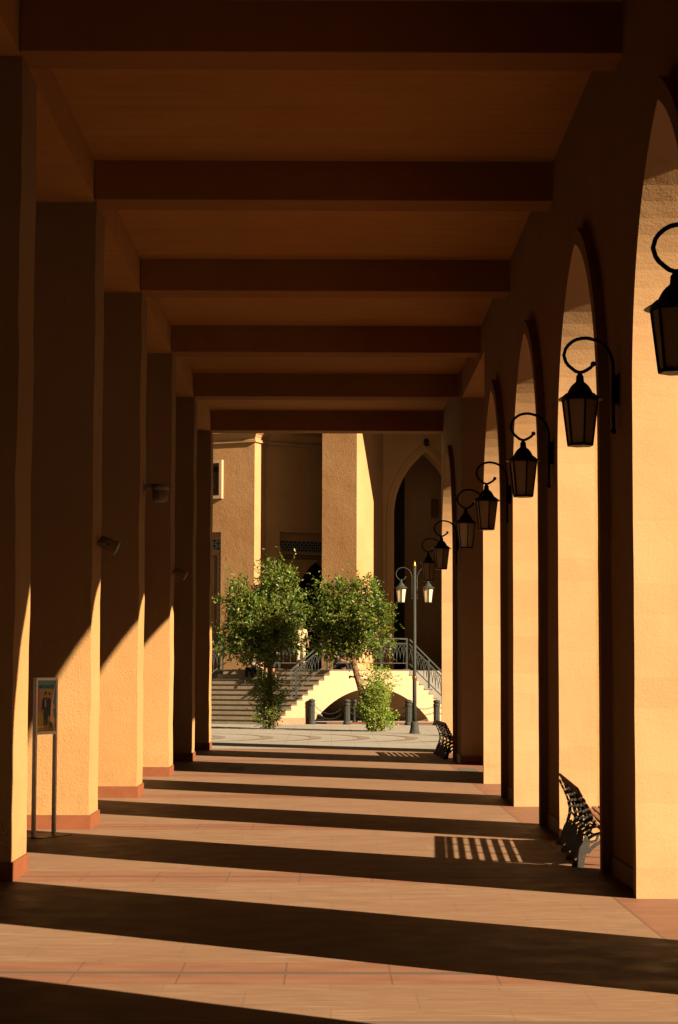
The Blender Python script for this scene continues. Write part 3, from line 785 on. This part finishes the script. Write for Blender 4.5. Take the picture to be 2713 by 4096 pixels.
m = MB(); rect(m, WS0, WS1, WZ0, WZ1 - .35, .14); m.build('lattice_screen', LATT, wn)
m = MB(); rect(m, WS0, WS1, WZ0, WZ1, .2); m.build('pane', VOID, wn)  # dark sheet carries the shade behind the lattice in its colour
# recessed wall between the lit strip and the pier
C0 = Vector((-3.284 - 1.04 + .0, 0, 0)); C0 = H(-4.805, 1.06, 0); CD = Vector((.857, .515, 0)); CN = Vector((-.515, .857, 0))
def Q(q, d, z): return C0 + CD * q + CN * d + Vector((0, 0, z))
def qrect(m, a, b, z0, z1, d=0.0, mi=0): m.poly([Q(a, d, z0), Q(b, d, z0), Q(b, d, z1), Q(a, d, z1)], mi)
m = MB(); QP0, QP1, QZ = .685, 5.2, 7.78
qrect(m, 0, QP0, ZG, QZ); qrect(m, QP1, 6, ZG, QZ); qrect(m, 0, 6, QZ, ZT)
for q in (QP0, QP1): m.poly([Q(q, 0, ZG), Q(q, .35, ZG), Q(q, .35, QZ), Q(q, 0, QZ)])
m.poly([Q(QP0, 0, QZ), Q(QP1, 0, QZ), Q(QP1, .35, QZ), Q(QP0, .35, QZ)])
m.build('wall', PL_FAR, hall)
# arched doorway panel in the recess
m = MB(); c, hw_, zs, rs = 2.95, 1.25, 4.7, 2.0
cur = arch_curve(c, hw_, zs, rs, 12)
qrect(m, QP0, c - hw_, ZG, QZ, .35); qrect(m, c + hw_, QP1, ZG, QZ, .35)
for i in range(len(cur) - 1):
    (y0, z0), (y1, z1) = cur[i], cur[i + 1]
    m.poly([Q(y0, .35, z0), Q(y1, .35, z1), Q(y1, .35, QZ), Q(y0, .35, QZ)]); m.poly([Q(y0, .35, z0), Q(y1, .35, z1), Q(y1, 1.2, z1), Q(y0, 1.2, z0)])
for q in (c - hw_, c + hw_): m.poly([Q(q, .35, ZG), Q(q, 1.2, ZG), Q(q, 1.2, zs), Q(q, .35, zs)])
pr = m.build('portal', PL_FAR, hall)
m = MB(); qrect(m, QP0, QP1, QZ - .82, QZ - .35, .335); qrect(m, QP0 + .0, QP0 + .09, ZG, QZ - .82, .335); m.build('tile_border', TILE, pr)
m = MB()
for k, zz in ((0, 0), (.12, .12)):
    m.prism([Q(QP0 + .18 + k, .30, QZ - 1.02 - zz), Q(QP1, .30, QZ - 1.02 - zz), Q(QP1, .30, QZ - .95 - zz), Q(QP0 + .18 + k, .30, QZ - .95 - zz)], CN * .045)
    m.prism([Q(QP0 + .12 + k, .30, ZG), Q(QP0 + .18 + k, .30, ZG), Q(QP0 + .18 + k, .30, QZ - .95 - zz), Q(QP0 + .12 + k, .30, QZ - .95 - zz)], CN * .045)
m.build('portal_frame', DOORW, pr)
m = MB(); qrect(m, c - hw_ - .2, c + hw_ + .2, ZG, 7.2, 1.25); m.build('door', VOID, pr)  # dark sheet painted in for the shade inside the arched opening
# cornice: bands wrapping the left body, its return and the recessed wall
def sweep(path, prof, parent, name, mat):
    """prof (out, z); path list of (point, outward) in building coordinates"""
    m = MB()
    for (p, n), (p2, n2) in zip(path[:-1], path[1:]):
        for (a, z0), (b, z1) in zip(prof[:-1], prof[1:]):
            m.poly([p + n * a + Vector((0, 0, z0)), p2 + n2 * a + Vector((0, 0, z0)), p2 + n2 * b + Vector((0, 0, z1)), p + n * b + Vector((0, 0, z1))])
    return m.build(name, mat, parent)
Tn = -N; co = (T - N)          # mitred corner between front and right return
path = [(H(-14, 0, 0), Tn), (H(-4.805, 0, 0), co), (H(-4.805, 1.06, 0), (T + (-CN)) * .75), (Q(5.5, 0, 0), -CN)]
sweep(path, [(.002, 11.50), (.08, 11.52), (.08, 11.62), (.03, 11.64), (.05, 11.72), (.12, 11.84), (.22, 11.94), (.22, 12.06), (.002, 12.08)], hall, 'cornice', PL_FAR)
# deep portal right of the pier with big pointed arch
D0 = H(0, 2.62, 0); DD = Vector((.985, .17, 0)).normalized(); DN = Vector((-DD.y, DD.x, 0))
def K(q, d, z): return D0 + DD * q + DN * d + Vector((0, 0, z))
m = MB(); dq0 = .46; c = dq0 + 1.38; hw_ = 1.38; zs = 8.4; rs = 2.75
cur = arch_curve(c, hw_, zs, rs, 14)
def krect(m, a, b, z0, z1, d=0.0): m.poly([K(a, d, z0), K(b, d, z0), K(b, d, z1), K(a, d, z1)])
krect(m, 0, c - hw_, ZG, ZT); krect(m, c + hw_, 6, ZG, ZT)
for i in range(len(cur) - 1):
    (y0, z0), (y1, z1) = cur[i], cur[i + 1]
    m.poly([K(y0, 0, z0), K(y1, 0, z1), K(y1, 0, ZT), K(y0, 0, ZT)]); m.poly([K(y0, 0, z0), K(y1, 0, z1), K(y1, .7, z1), K(y0, .7, z0)])
for q in (c - hw_, c + hw_): m.poly([K(q, 0, ZG), K(q, .7, ZG), K(q, .7, zs), K(q, 0, zs)])
m.build('wall', PL_FAR, hall)
m = MB()
for (ra, dd) in ((.30, .06), (.17, .05)):
    co_ = (rs * rs - hw_ * hw_) / (2 * hw_); R0 = hw_ + co_
    a1 = math.acos(co_ / R0); a2 = math.acos(co_ / (R0 + ra)); n = 14
    inn = [(-hw_, ZG)] + [(-(R0 * cos(a1 * i / n) - co_), zs + R0 * sin(a1 * i / n)) for i in range(n + 1)]
    out = [(-hw_ - ra, ZG)] + [(-((R0 + ra) * cos(a2 * i / n) - co_), zs + (R0 + ra) * sin(a2 * i / n)) for i in range(n + 1)]
    inn[-1] = (0, inn[-1][1]); out[-1] = (0, out[-1][1]); e = -dd if ra > .2 else -dd - .05
    for s in (1, -1):
        for i in range(n + 1):
            (a, b), (d, f_) = inn[i], inn[i + 1]; (p, q), (r_, t) = out[i], out[i + 1]
            m.poly([K(c + s * a, e, b), K(c + s * d, e, f_), K(c + s * r_, e, t), K(c + s * p, e, q)])
            m.poly([K(c + s * p, e, q), K(c + s * r_, e, t), K(c + s * r_, 0, t), K(c + s * p, 0, q)])
            m.poly([K(c + s * a, e, b), K(c + s * d, e, f_), K(c + s * d, 0, f_), K(c + s * a, 0, b)])
am = m.build('arch_moulding', PL_FAR, hall)
m = MB(); m.ball(K(c, -.22, zs + rs + .42), .12, 8, 0, (1, 1, 1.5)); m.build('keystone_boss', IRON, am)
m = MB(); krect(m, -.5, c - hw_ + .9, ZG, ZT, 2.0); krect(m, -.5, 6, 11.4, 11.5, 2.4); m.build('inner_wall', VOID, hall)  # dark sheets carry the recess's deep shade in their colour
m = MB(); krect(m, c - hw_ + .6, 7, ZG, ZT, 3.2); m.build('inner_wall', PL_FAR, hall)
m = MB(); m.prism([K(c + .95, 2.9, 8.6), K(c + 1.25, 2.9, 8.6), K(c + 1.25, 2.9, 9.4), K(c + .95, 2.9, 9.4)], DN * .15); m.build('wall_box', DOORW, hall)
# unseen block added at right as wing, its edge throws the slanting shade on the pier
m = MB()
m.prism([Vector((x - 1.04, y - 84, z)) for x, y, z in ((5.55, 82.74, ZG), (5.55, 98, ZG), (5.55, 98, ZT), (5.55, 79.2, ZT), (5.55, 82.74, 11.1))], (4.5, 0, 0)); m.build('shade_wing', PL_FAR, hall)
m = MB(); m.prism([H(-14, 3, ZT), H(-4.8, 0, ZT), H(0, 0, ZT), Vector((4.5, -2, ZT)), Vector((9, -2, ZT)), Vector((9, 16, ZT)), H(-14, 16, ZT)], (0, 0, .4)); m.build('roof', PL_FAR, hall)

m = MB(); m.prism([Vector((1.5, .5, 12.3)), Vector((4.5, -.3, 12.3)), Vector((4.5, 3.4, 12.3)), Vector((1.5, 3.0, 12.3))], (0, 0, .3))
m.prism([Q(.0, -.1, 12.3), Q(1.2, -1.2, 12.3), H(-1.6, .3, 12.3), H(-1.6, 2.6, 12.3), Q(5, 0, 12.3)], (0, 0, .3)); m.build('sky_shade_slab', PL_FAR, hall)  # unseen slabs added overhead to keep sky light out of the recesses

# ------------------------------------------------------------ street lamp
sl = empty('street_lamp', (2.47, 60.4, 0)); tag(sl, 'tall double armed grey green street lamp with gold tip and two cream lanterns', 'street lamp')
m = MB(); m.lathe([(.165, 0), (.165, .03), (.145, .04), (.12, .20), (.105, .34), (.08, .36)], 20); m.build('base', IRON_GREEN, sl)
m = MB(); m.lathe([(.062, .35), (.060, 1.64), (.052, 1.70), (.045, 4.93)], 16); m.build('pole', IRON_GREEN, sl)
m = MB(); m.lathe([(.068, 1.60), (.078, 1.62), (.068, 1.645), (.078, 1.67), (.066, 1.69)], 18); m.build('collar', GOLD, sl)
m = MB(); m.lathe([(.052, 4.92), (.052, 4.96), (.03, 5.06), (.008, 5.12)], 14); m.build('finial', GOLD, sl)
for s in (-1, 1):
    m = MB(); m.tube([(s * (.40 - a * 1.05), 0, 4.525 + b * 1.2) for a, b in ARM] + [(s * .078, 0, 4.3), (s * .078, 0, 4.0)], .013, 8)
    m.ball((s * (.40 - .124 * 1.05), 0, 4.62), .024); m.ball((s * .078, 0, 3.99), .022)
    for z in (4.33, 4.52): m.bar((s * .078, 0, z), (s * .03, 0, z), .02, .02)
    m.build('arm', IRON_GREEN, sl)
    lantern_parts(sl, IRON_GREEN, s * .40, 4.53)

# ------------------------------------------------------------ bollards and chains
def bollard(sc=1.0):
    r = empty('bollard', (0, 0, 0))
    m = MB(); m.lathe([(.135, 0), (.135, .05), (.12, .07), (.115, .12)], 20); m.build('base', IRON_GREEN, r)
    m = MB(); m.lathe([(.108, .12), (.108, .64)], 28, flute=.10, smooth=False); m.lathe([(.11, .64), (.118, .66), (.118, .72), (.11, .74)], 20); m.build('shaft', IRON_GREEN, r)
    m = MB(); m.lathe([(.09, .74), (.09, .76), (.118, .775), (.125, .80), (.115, .83), (.07, .86), (.01, .875)], 20); m.build('cap', IRON_GREEN, r)
    return r
bo = bollard(); index_kids()
bpos = [(-.66, 70.2, 'fluted bollard at the left foot of the low arch', 1), (.545, 70.0, 'fluted bollard in front of the dark arch, left of the leaning trunk', 1),
        (.84, 71.6, 'slimmer dark bollard inside the arch, directly left of the leaning trunk', .95), (1.17, 71.4, 'slimmer bollard inside the arch, mostly hidden by the right bush', .95),
        (2.63, 69.3, 'fluted bollard immediately left of the street lamp', 1), (3.58, 69.2, 'fluted bollard right of the street lamp above the far bench', 1)]
for i, (x, y, lb, s) in enumerate(bpos):
    o = bo if i == 0 else copy_tree(bo)
    o.location = (x, y, 0); o.scale = (s * (.8 if s < 1 else 1), s * (.8 if s < 1 else 1), s)
    tag(o, lb, 'bollard', 'iron bollards at the foot of the stair bridge')
def chain(a, b, sag, lb):
    a, b = Vector(a), Vector(b); r = MB(); L = (b - a).length; n = int(L / .05)
    for i in range(n):
        t = (i + .5) / n; p = a.lerp(b, t); p.z -= sag * 4 * t * (1 - t)
        d = (b - a).normalized(); d.z -= sag * 4 * (1 - 2 * t) / L; d.normalize()
        s = d.cross(Vector((0, 0, 1))).normalized(); u = s.cross(d)
        if i % 2: s, u = u, s
        loop = [p + d * (.036 * cos(2 * pi * k / 8)) + s * (.018 * sin(2 * pi * k / 8)) - a for k in range(9)]
        r.tube(loop, .0065, 4, 0, False)
    o = r.build('chain', IRON_GREEN); o.location = a
    tag(o, lb, 'chain', 'chains slung between the bollards')
for z, nm, sg in ((.62, 'upper', .26), (.42, 'lower', .24)):
    chain((-.55, 70.2, z), (.44, 70.0, z), sg, nm + ' sagging chain between the two bollards left of the leaning trunk')
    chain((.65, 70.0, z), (2.52, 69.3, z), .3, nm + ' chain running behind the right bush to the bollard by the street lamp')
    chain((2.74, 69.3, z), (3.47, 69.2, z), .07, nm + ' chain between the bollards on both sides of the street lamp')
    chain((3.68, 69.2, z), (4.9, 70.2, z), .2, nm + ' chain leaving the rightmost bollard behind the far bench')
m = MB(); m.prism([(-1.0, 70.75, 0), (5, 70.0, 0), (5, 70.15, 0), (-1.0, 70.9, 0)], (0, 0, .06)); tag(m.build('kerb', simple('red brick kerb', (.30, .10, .05), .9)), kind='structure')

# ------------------------------------------------------------ trees
def leafy(m, blobs, n_twigs, lpt, size, Y, rng, spread=1.0, tl=.28):
    """twigs carrying leaves, spread through the blobs; returns twig starts"""
    starts = []
    wts = [b[2] * b[3] ** 1.0 * b[2] for b in blobs]; tot = sum(wts)
    for i in range(n_twigs):
        u = rng.random() * tot
        for b, wq in zip(blobs, wts):
            u -= wq
            if u <= 0: break
        c = P(b[0], b[1], Y); rx = b[2] / 4700 * Y; rz = b[3] / 4700 * Y
        d = Vector((rng.gauss(0, 1), rng.gauss(0, 1), rng.gauss(0, 1))).normalized()
        k = rng.random() ** .42
        p = c + Vector((d.x * rx * k, d.y * rx * k, d.z * rz * k))
        if p.z < .05: p.z = .05 + rng.random() * .2
        td = (d * 1.0 + Vector((rng.gauss(0, .5), rng.gauss(0, .5), rng.gauss(.55, .5)))).normalized()
        ln = tl * (.5 + rng.random()) * (2.6 if rng.random() < .20 and k > .75 and d.z > .15 else 1)
        starts.append((p, td, ln))
        nl = int(lpt * (.6 + .8 * rng.random()))
        for j in range(nl):
            q = p + td * ln * (j / nl) + Vector((rng.gauss(0, .012), rng.gauss(0, .012), rng.gauss(0, .012)))
            ld_ = (td * .5 + Vector((rng.gauss(0, .8), rng.gauss(0, .8), rng.gauss(-.05, .6)))).normalized()
            s = ld_.cross(Vector((rng.gauss(0, 1), rng.gauss(0, 1), rng.gauss(0, 1)))).normalized()
            nn = ld_.cross(s); L = size * (.65 + .7 * rng.random()); w_ = L * .26
            m.mesh([q, q + ld_ * L * .45 + s * w_ + nn * L * .08, q + ld_ * L, q + ld_ * L * .45 - s * w_ + nn * L * .08], [(0, 1, 2), (0, 2, 3)])
    return starts
def limbs(m, base, starts, n, rng, r0):
    for i in range(n):
        p, td, ln = starts[rng.randrange(len(starts))]
        mid = base.lerp(p, .5) + Vector((rng.gauss(0, .1), rng.gauss(0, .1), rng.gauss(-.05, .1)))
        m.tube([base, base.lerp(mid, .5) + Vector((rng.gauss(0, .03), 0, rng.gauss(0, .03))), mid, p, p + td * ln * .8], [r0, r0 * .7, r0 * .45, r0 * .22, r0 * .1], 5)
def tree(name, label, Y, blobs, trunk, r0, mat, seed, nt):
    rng = random.Random(seed); base = trunk[0]
    r = empty(name, (base.x, base.y, 0)); tag(r, label, 'tree', 'small plaza trees')
    off = Vector((base.x, base.y, 0))
    m = MB(); stt = leafy(m, blobs, nt, 10, .10, Y, rng)
    m.v = [tuple(Vector(v) - off) for v in m.v]; m.build('crown', mat, r, fixn=False)
    m = MB(); m.tube([p - off for p in trunk], [r0 * (1.15 - .5 * i / len(trunk)) for i in range(len(trunk))], 10)
    limbs(m, trunk[-1] - off, [(p - off, t, l) for p, t, l in stt], 60, rng, .032)
    limbs(m, trunk[-2] - off, [(p - off, t, l) for p, t, l in stt], 25, rng, .028)
    m.build('trunk', BARK, r)
def bush(label, Y, blobs, mat, seed, nt, size=.055):
    rng = random.Random(seed); c = P(blobs[0][0], blobs[0][1], Y); off = Vector((c.x, c.y, 0))
    r = empty('bush', off); tag(r, label, 'bush', 'bushes at the feet of the plaza trees')
    m = MB(); stt = leafy(m, blobs, nt, 9, size, Y, rng, 1, .22)
    m.v = [tuple(Vector(v) - off) for v in m.v]; m.build('foliage', mat, r, fixn=False)
    m = MB(); limbs(m, Vector((0, 0, 0)), [(p - off, t, l) for p, t, l in stt], 45, rng, .014); m.build('stems', BARK, r)
Y1 = 64.8; Y2 = 62.6
tree('ornamental_tree', 'left small tree with dense round green crown above a straight reddish trunk', Y1,
     [(634, 1345, 38, 42), (664, 1352, 22, 36), (562, 1380, 36, 36), (598, 1432, 74, 54), (680, 1412, 30, 46), (526, 1490, 42, 26), (600, 1496, 60, 36), (668, 1474, 36, 38), (524, 1392, 26, 10)],
     [P(622, 1686, Y1), P(624, 1640, Y1), P(627, 1590, Y1), P(625, 1545, Y1), P(620, 1500, Y1)], .085, LEAF, 3, 2000)
tree('ornamental_tree', 'right small tree with airy green crown on a trunk leaning left', Y2,
     [(774, 1374, 34, 32), (844, 1374, 38, 30), (806, 1432, 66, 48), (872, 1430, 30, 36), (766, 1492, 34, 32), (828, 1488, 50, 32), (740, 1430, 20, 36), (888, 1494, 24, 12), (890, 1408, 18, 8)],
     [P(862, 1690, Y2), P(850, 1650, Y2), P(838, 1600, Y2), P(826, 1560, Y2), P(818, 1525, Y2), P(806, 1480, Y2)], .105, LEAF, 11, 1700)
bush('dark leafy bush hiding the foot of the left tree', Y1 - .3, [(620, 1652, 27, 32), (606, 1600, 21, 30), (638, 1606, 20, 34), (612, 1572, 20, 18)], LEAF_DARK, 5, 700, .065)
bush('bright green bush hiding the foot of the right tree', Y2 - .3, [(868, 1654, 28, 34), (872, 1606, 28, 30), (896, 1662, 18, 20), (846, 1636, 18, 18)], LEAF_BUSH, 8, 700, .065)
bush('sparse yellowish shoots growing up the leaning trunk of the right tree', Y2 + .2, [(884, 1572, 34, 28), (858, 1570, 26, 34), (868, 1548, 14, 26)], LEAF_BUSH, 9, 150, .07)

# ------------------------------------------------------------ people
def skin_obj(name, chains, mat, parent, lv=1):
    """chains: list of (points, radii) joined where a point coincides"""
    vs = []; rad = []; es = []; idx = {}
    def vid(p, r):
        k = tuple(round(c, 4) for c in p)
        if k not in idx: idx[k] = len(vs); vs.append(k); rad.append(r)
        return idx[k]
    for pts, rs in chains:
        ids = [vid(p, r) for p, r in zip(pts, rs)]
        es += [(a, b) for a, b in zip(ids[:-1], ids[1:]) if a != b]
    me = bpy.data.meshes.new(name); me.from_pydata(vs, es, []); me.materials.append(mat)
    o = bpy.data.objects.new(name, me); COL.objects.link(o); o.parent = parent
    md = o.modifiers.new('skin', 'SKIN'); md.use_smooth_shade = True
    if not me.skin_vertices: me.attributes  # layer is created by the modifier
    bm = bmesh.new(); bm.from_mesh(me); lay = bm.verts.layers.skin.verify(); bm.verts.ensure_lookup_table()
    for i, v in enumerate(bm.verts): v[lay].radius = (rad[i], rad[i]); v[lay].use_root = (i == 0)
    bm.to_mesh(me); bm.free()
    s = o.modifiers.new('sub', 'SUBSURF'); s.levels = lv; s.render_levels = lv
    return o
SKIN = simple('skin', (.42, .22, .14), .6, 0, .1); HAIR = simple('dark brown hair', (.03, .018, .012), .7)
def cloth(n, c): return simple(n, c, .9, 0, .15, 20)
def person(loc, rz, label, pose, top, bottom, shorts=False, skirt=False, hat=None):
    r = empty('person', loc, rz); tag(r, label, 'person')
    V = Vector
    if pose == 'stand' or pose == 'step':
        pel = V((0, 0, .93)); ch = V((0, 0, 1.33)); nk = V((0, -.01, 1.47)); hd = V((0, -.02, 1.60))
        hips = {-1: V((-.09, 0, .88)), 1: V((.09, 0, .88))}
        if pose == 'stand':
            kn = {s: V((s * .10, -.02, .48)) for s in (-1, 1)}; an = {s: V((s * .11, .02, .08)) for s in (-1, 1)}
        else:
            kn = {-1: V((-.09, -.16, .50)), 1: V((.10, -.02, .46))}; an = {-1: V((-.09, -.20, .10)), 1: V((.10, .16, .14))}
        el = {s: V((s * .235, .04, 1.12)) for s in (-1, 1)}; wr = {s: V((s * .25, -.08, .90)) for s in (-1, 1)}
    else:
        pel = V((0, 0, .12)); ch = V((0, -.04, .52)); nk = V((0, -.07, .66)); hd = V((0, -.11, .79))
        hips = {s: V((s * .09, -.03, .12)) for s in (-1, 1)}
        kn = {s: V((s * .13, -.44, .22)) for s in (-1, 1)}; an = {s: V((s * .10, -.50, -.20)) for s in (-1, 1)}
        el = {s: V((s * .22, -.16, .36)) for s in (-1, 1)}; wr = {s: V((s * .14, -.38, .30)) for s in (-1, 1)}
    sh = {s: ch + V((s * .17, 0, .05)) for s in (-1, 1)}
    toe = {s: an[s] + V((s * .02, -.15, -.055)) for s in (-1, 1)}
    ch_ = [([pel, pel.lerp(ch, .5), ch, nk, hd + V((0, 0, -.07)), hd, hd + V((0, .01, .07)), hd + V((0, .01, .11))], [.125, .11, .125, .05, .06, .085, .08, .04])]
    for s in (-1, 1):
        ch_.append(([pel, hips[s], hips[s].lerp(kn[s], .5), kn[s], kn[s].lerp(an[s], .35), an[s], toe[s]], [.125, .085, .07, .05, .05, .034, .03]))
        ch_.append(([ch, sh[s], sh[s].lerp(el[s], .5), el[s], wr[s]], [.125, .055, .042, .035, .025]))
        d = (wr[s] - el[s]).normalized(); pm = wr[s] + d * .05; ch_.append(([wr[s], pm], [.025, .026]))
        side = d.cross(V((1, 0, 0))).normalized()
        for q, l in ((-.027, .055), (-.009, .07), (.009, .075), (.027, .065)):
            a = pm + side * q + d * .02; ch_.append(([pm, a, a + d * l * .5 + V((-s * .006, 0, 0)), a + d * l + V((-s * .02, 0, 0))], [.026, .009, .009, .007]))
        a = wr[s] + d * .02 + side * .03; ch_.append(([wr[s], a, a + d * .03 + side * .02, a + d * .06 + side * .022], [.025, .011, .010, .008]))
    body = skin_obj('body', ch_, SKIN, r)
    m = MB()   # face features: nose, eyes, ears, mouth
    m.ball(hd + V((0, -.088, -.01)), .014, 6, 0, (.8, 1.2, 1.4))
    for s in (-1, 1): m.ball(hd + V((s * .083, .01, 0)), .02, 6, 0, (.5, .9, 1.4))
    m.build('face_relief', SKIN, body)
    m = MB()
    for s in (-1, 1): m.ball(hd + V((s * .03, -.078, .015)), .010, 6)
    m.ball(hd + V((0, -.078, -.045)), .016, 6, 0, (1.4, .5, .35)); m.build('eyes_and_mouth', HAIR, body)
    m = MB(); m.ball(hd + V((0, .02, .045)), .098, 12, 0, (1, 1.08, .95)); m.build('hair' if not hat else 'cap', hat or HAIR, body)
    tp = [([pel + V((0, 0, .03)), pel.lerp(ch, .5), ch, ch + V((0, 0, .09))], [.145, .135, .145, .06])]
    for s in (-1, 1): tp.append(([ch, sh[s], sh[s].lerp(el[s], .6)], [.145, .072, .058]))
    skin_obj('shirt', tp, top, body)
    bt = []
    for s in (-1, 1):
        e = hips[s].lerp(kn[s], .8) if shorts else (an[s] + V((0, 0, .06)))
        bt.append(([pel, hips[s], hips[s].lerp(kn[s], .5), kn[s], e] if not shorts else [pel, hips[s], hips[s].lerp(kn[s], .5), e], [.14, .10, .085, .07, .065] if not shorts else [.14, .10, .09, .08]))
    skin_obj('shorts' if shorts else 'trousers', bt, bottom, body)
    for s in (-1, 1):
        m = MB(); m.ball((an[s] + toe[s]) / 2 + V((0, 0, -.015)), .055, 8, 0, (.85, 2.2, .75)); m.build('shoe', DARKBASE, body)
    return r
WHITE = cloth('white cotton', (.62, .56, .48)); CREAM = cloth('cream linen', (.58, .46, .32)); NAVY = cloth('dark navy cloth', (.018, .02, .03)); REDC = cloth('red cotton', (.38, .06, .04))
def onstair(i, w_): return W(RUN * (i + .55), RZ * (i + 1), 0, w_)
p = onstair(7, 1.75); per = person(p, radians(-38), 'person in white shirt and dark navy shorts stepping down the stairs behind the left tree', 'step', WHITE, NAVY, True)
m = MB(); m.tube([p + Vector((-.32, -.35, -.17)), p + Vector((-.27, -.2, .9))], .017, 6); o = m.build('walking_stick', simple('pale wood', (.55, .42, .28))); tag(o, 'pale walking stick beside the person in dark shorts on the stairs', 'stick')
person(W(L1 + 1.1, ZP, 0, 2.0), radians(10), 'person in cream top and light trousers standing on the landing between the trees', 'stand', CREAM, CREAM)
person(onstair(9, 2.85) + Vector((0, .12, 0)), radians(-20), 'person in white seated on the top step left of the tree trunk', 'sit', WHITE, NAVY)
person(onstair(9, 2.3) + Vector((0, .12, 0)), radians(-30), 'person in white and red seated beside another at the top of the steps', 'sit', REDC, WHITE)
person(W(L1 + .95, ZP, -.55, .0), radians(60), 'person in dark clothes seated on the landing edge near the leaning trunk', 'sit', NAVY, NAVY)
